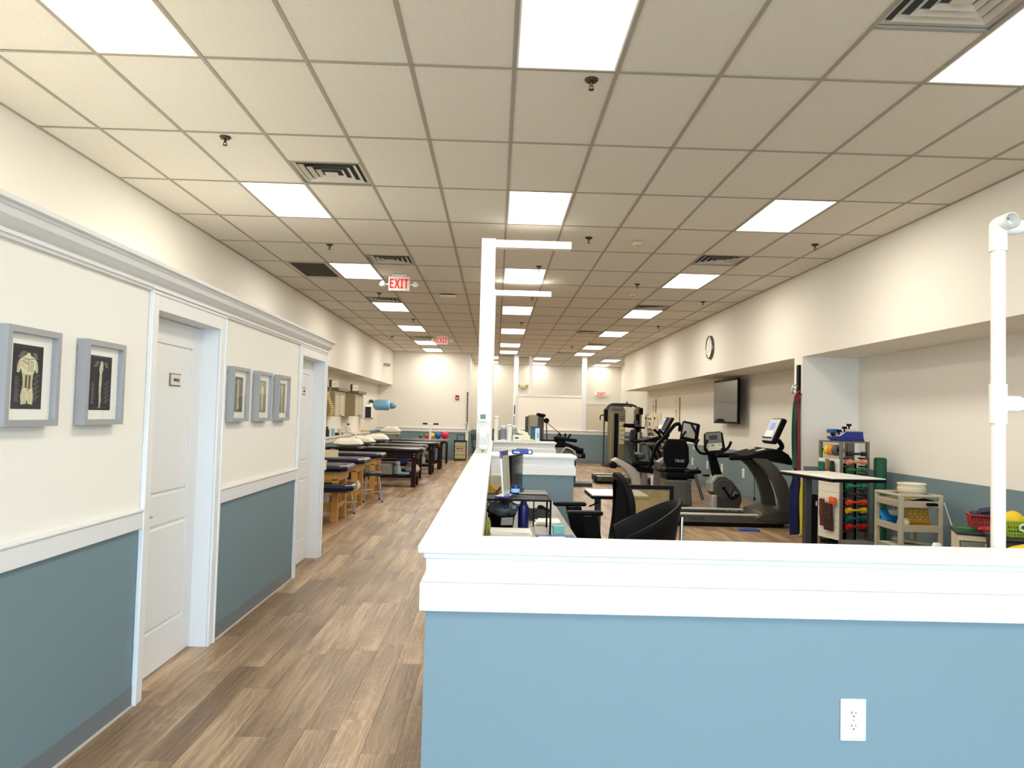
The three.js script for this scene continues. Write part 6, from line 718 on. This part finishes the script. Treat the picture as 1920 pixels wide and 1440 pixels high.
const lime = basket('plastic_basket', 'lime green lattice basket beside the white pipe', '#86a81c', [4.2, 0.66, -6.02], -0.25, 0.32, 0.24, 0.12); part(lime, 'handle_grip', mat('#dfe6c2', 0.5), tube([[-0.07, 0.075, 0.124], [-0.05, 0.1, 0.126], [0.05, 0.1, 0.126], [0.07, 0.075, 0.124], [0.05, 0.052, 0.122], [-0.05, 0.052, 0.122], [-0.07, 0.075, 0.124]], 0.008, 40));
{ const o = thing('storage_tote', 'dark storage tote under the lime basket', 'tote', [4.22, 0, -6.0], -0.25); part(o, 'tote_body', mat('#26241f', 0.5), ext([[-0.2, 0], [0.2, 0], [0.24, 0.63], [-0.24, 0.63]], 0.34, 0.015)); part(o, 'tote_lid', mat('#1c1b19', 0.5), rb(0.5, 0.03, 0.38, 0, 0.645, 0, 0.01)); }
single('foam_ball', 'yellow foam ball in the lime basket', 'ball', mat('#e2b90f', 0.6), [sph(0.075, 0, 0, 0), sph(0.04, 0.06, 0.0, 0.02)], [4.12, 0.78, -6.02]); single('foam_ball', 'red foam ball in the lime basket', 'ball', mat('#a31313', 0.6), [sph(0.06, 0, 0, 0), sph(0.03, 0.04, 0.02, 0.03)], [4.28, 0.775, -6.04]);
single('therapy_band', 'black and blue folded bands in the red basket', 'bands', mat('#15233f', 0.6), [rb(0.18, 0.07, 0.12, 0, 0.09, 0, 0.02, 0, 0.3), rb(0.14, 0.02, 0.1, 0.04, 0.14, 0.02, 0.008, 0.2, 0.1, 0.2)], inDr(-0.08, 0.66, -0.05), DTN);
cloth('red_cloth', 'red and white cloth spilling over the chest top', 'cloth', mat('#b32316', 0.8), inDr(-0.04, 0, 0.14)[0], 0.632, inDr(-0.04, 0, 0.14)[2], 0.24, 0.12, 0.05, 41); single('green_disc', 'dark green round pad on the chest top', 'pad', mat('#116b3c', 0.6), [cyl(0.09, 0.09, 0.014, 0, 0.007, 0, 0, 0, 0, 28), torus(0.085, 0.006, 0, 0.014, 0, Math.PI / 2)], inDr(-0.22, 0.63, 0.03));
single('water_jug', 'clear plastic jug beside the drawer chest', 'jug', mat('#cfd5d0', 0.2), [lathe([[0, 0], [0.075, 0], [0.08, 0.02], [0.08, 0.22], [0.04, 0.28], [0.03, 0.31], [0, 0.31]], 0, 0, 0), torus(0.05, 0.009, 0.08, 0.2, 0)], inDr(-0.45, 0.2, 0.16)); single('step_block', 'low black step block under the clear jug', 'step', RUBBER, [rb(0.2, 0.2, 0.22, 0, 0.1, 0, 0.01), rb(0.21, 0.02, 0.23, 0, 0.19, 0, 0.006)], inDr(-0.45, 0, 0.16), DTN);
single('exercise_ball', 'big yellow ball low at the picture edge', 'ball', mat('#e8cb10', 0.35), [sph(0.335, 0, 0.335, 0), torus(0.334, 0.004, 0, 0.335, 0, 1.2), torus(0.325, 0.004, 0, 0.415, 0, Math.PI / 2)], [3.92, 0, -5.5]);

// ---------- white pipe frame standing behind the half wall ----------
{ const P = mat('#f0ece2', 0.35), o = thing('pipe_frame', 'tall white plastic pipe frame with elbow joints behind the half wall', 'pipe frame', [1.795, 0, -2.7]), r = 0.0235, q = 0.029;
  part(o, 'pipe', P, bar([0, 0.02, 0], [0, 2.21, 0], r, r, 24)); part(o, 'pipe', P, bar([0.02, 1.59, 0], [1.5, 1.59, 0], r, r, 24)); part(o, 'pipe', P, bar([0.03, 2.232, 0.0], [1.5, 2.232, 0.0], r, r, 24)); part(o, 'pipe', P, bar([1.52, 0.02, 0], [1.52, 2.21, 0], r, r, 24)); part(o, 'pipe', P, bar([0.02, 0.3, 0], [1.5, 0.3, 0], r, r, 24));
  const tee = (x, y, s) => part(o, 'tee_joint', P, bar([x, y - 0.07, 0], [x, y + 0.07, 0], q, q, 24), bar([x, y, 0], [x + s * 0.075, y, 0], q, q, 24)); tee(0, 1.59, 1); tee(0, 0.3, 1); tee(1.52, 1.59, -1); tee(1.52, 0.3, -1);
  for (const [x, s] of [[0, 1], [1.52, -1]]) { part(o, 'elbow_joint', P, bar([x, 2.14, 0], [x, 2.232, 0], q, q, 24), sph(q, x, 2.232, 0), bar([x, 2.232, 0], [x + s * 0.07, 2.232, 0], q, q, 24)); const e = part(o, 'open_socket', P, tf(lathe([[0.02, -0.01], [0.02, 0.06], [0.029, 0.06], [0.029, -0.01]], 0, 0, 0, 0, 0, 0, 28), x + s * 0.012, 2.24, 0.0, Math.PI / 2)); part(e, 'bore', mat('#8f897b', 0.6), tf(new THREE.CylinderGeometry(0.02, 0.02, 0.004, 24), x + s * 0.012, 2.24, 0.02, Math.PI / 2)); }
  for (const x of [0, 1.52]) part(o, 'foot_pipe', P, bar([x, 0.03, -0.3], [x, 0.03, 0.1], q, q, 20)); }
// hanging strap board on the passage wall behind the counters
{ const o = thing('door_anchor', 'white wall strip with dark straps beyond the counters', 'straps', [0.6, 0, -25.38]); part(o, 'strip', WHITE, rb(0.08, 1.5, 0.03, 0, 1.5, 0, 0.008)); part(o, 'strap', CHAR, box(0.03, 0.3, 0.02, 0.015, 1.72, 0.025), box(0.02, 0.35, 0.02, 0.005, 1.3, 0.025)); part(o, 'buckle', STEEL, rb(0.05, 0.05, 0.02, 0.01, 1.52, 0.03, 0.006)); }
renderer.render(scene, camera);
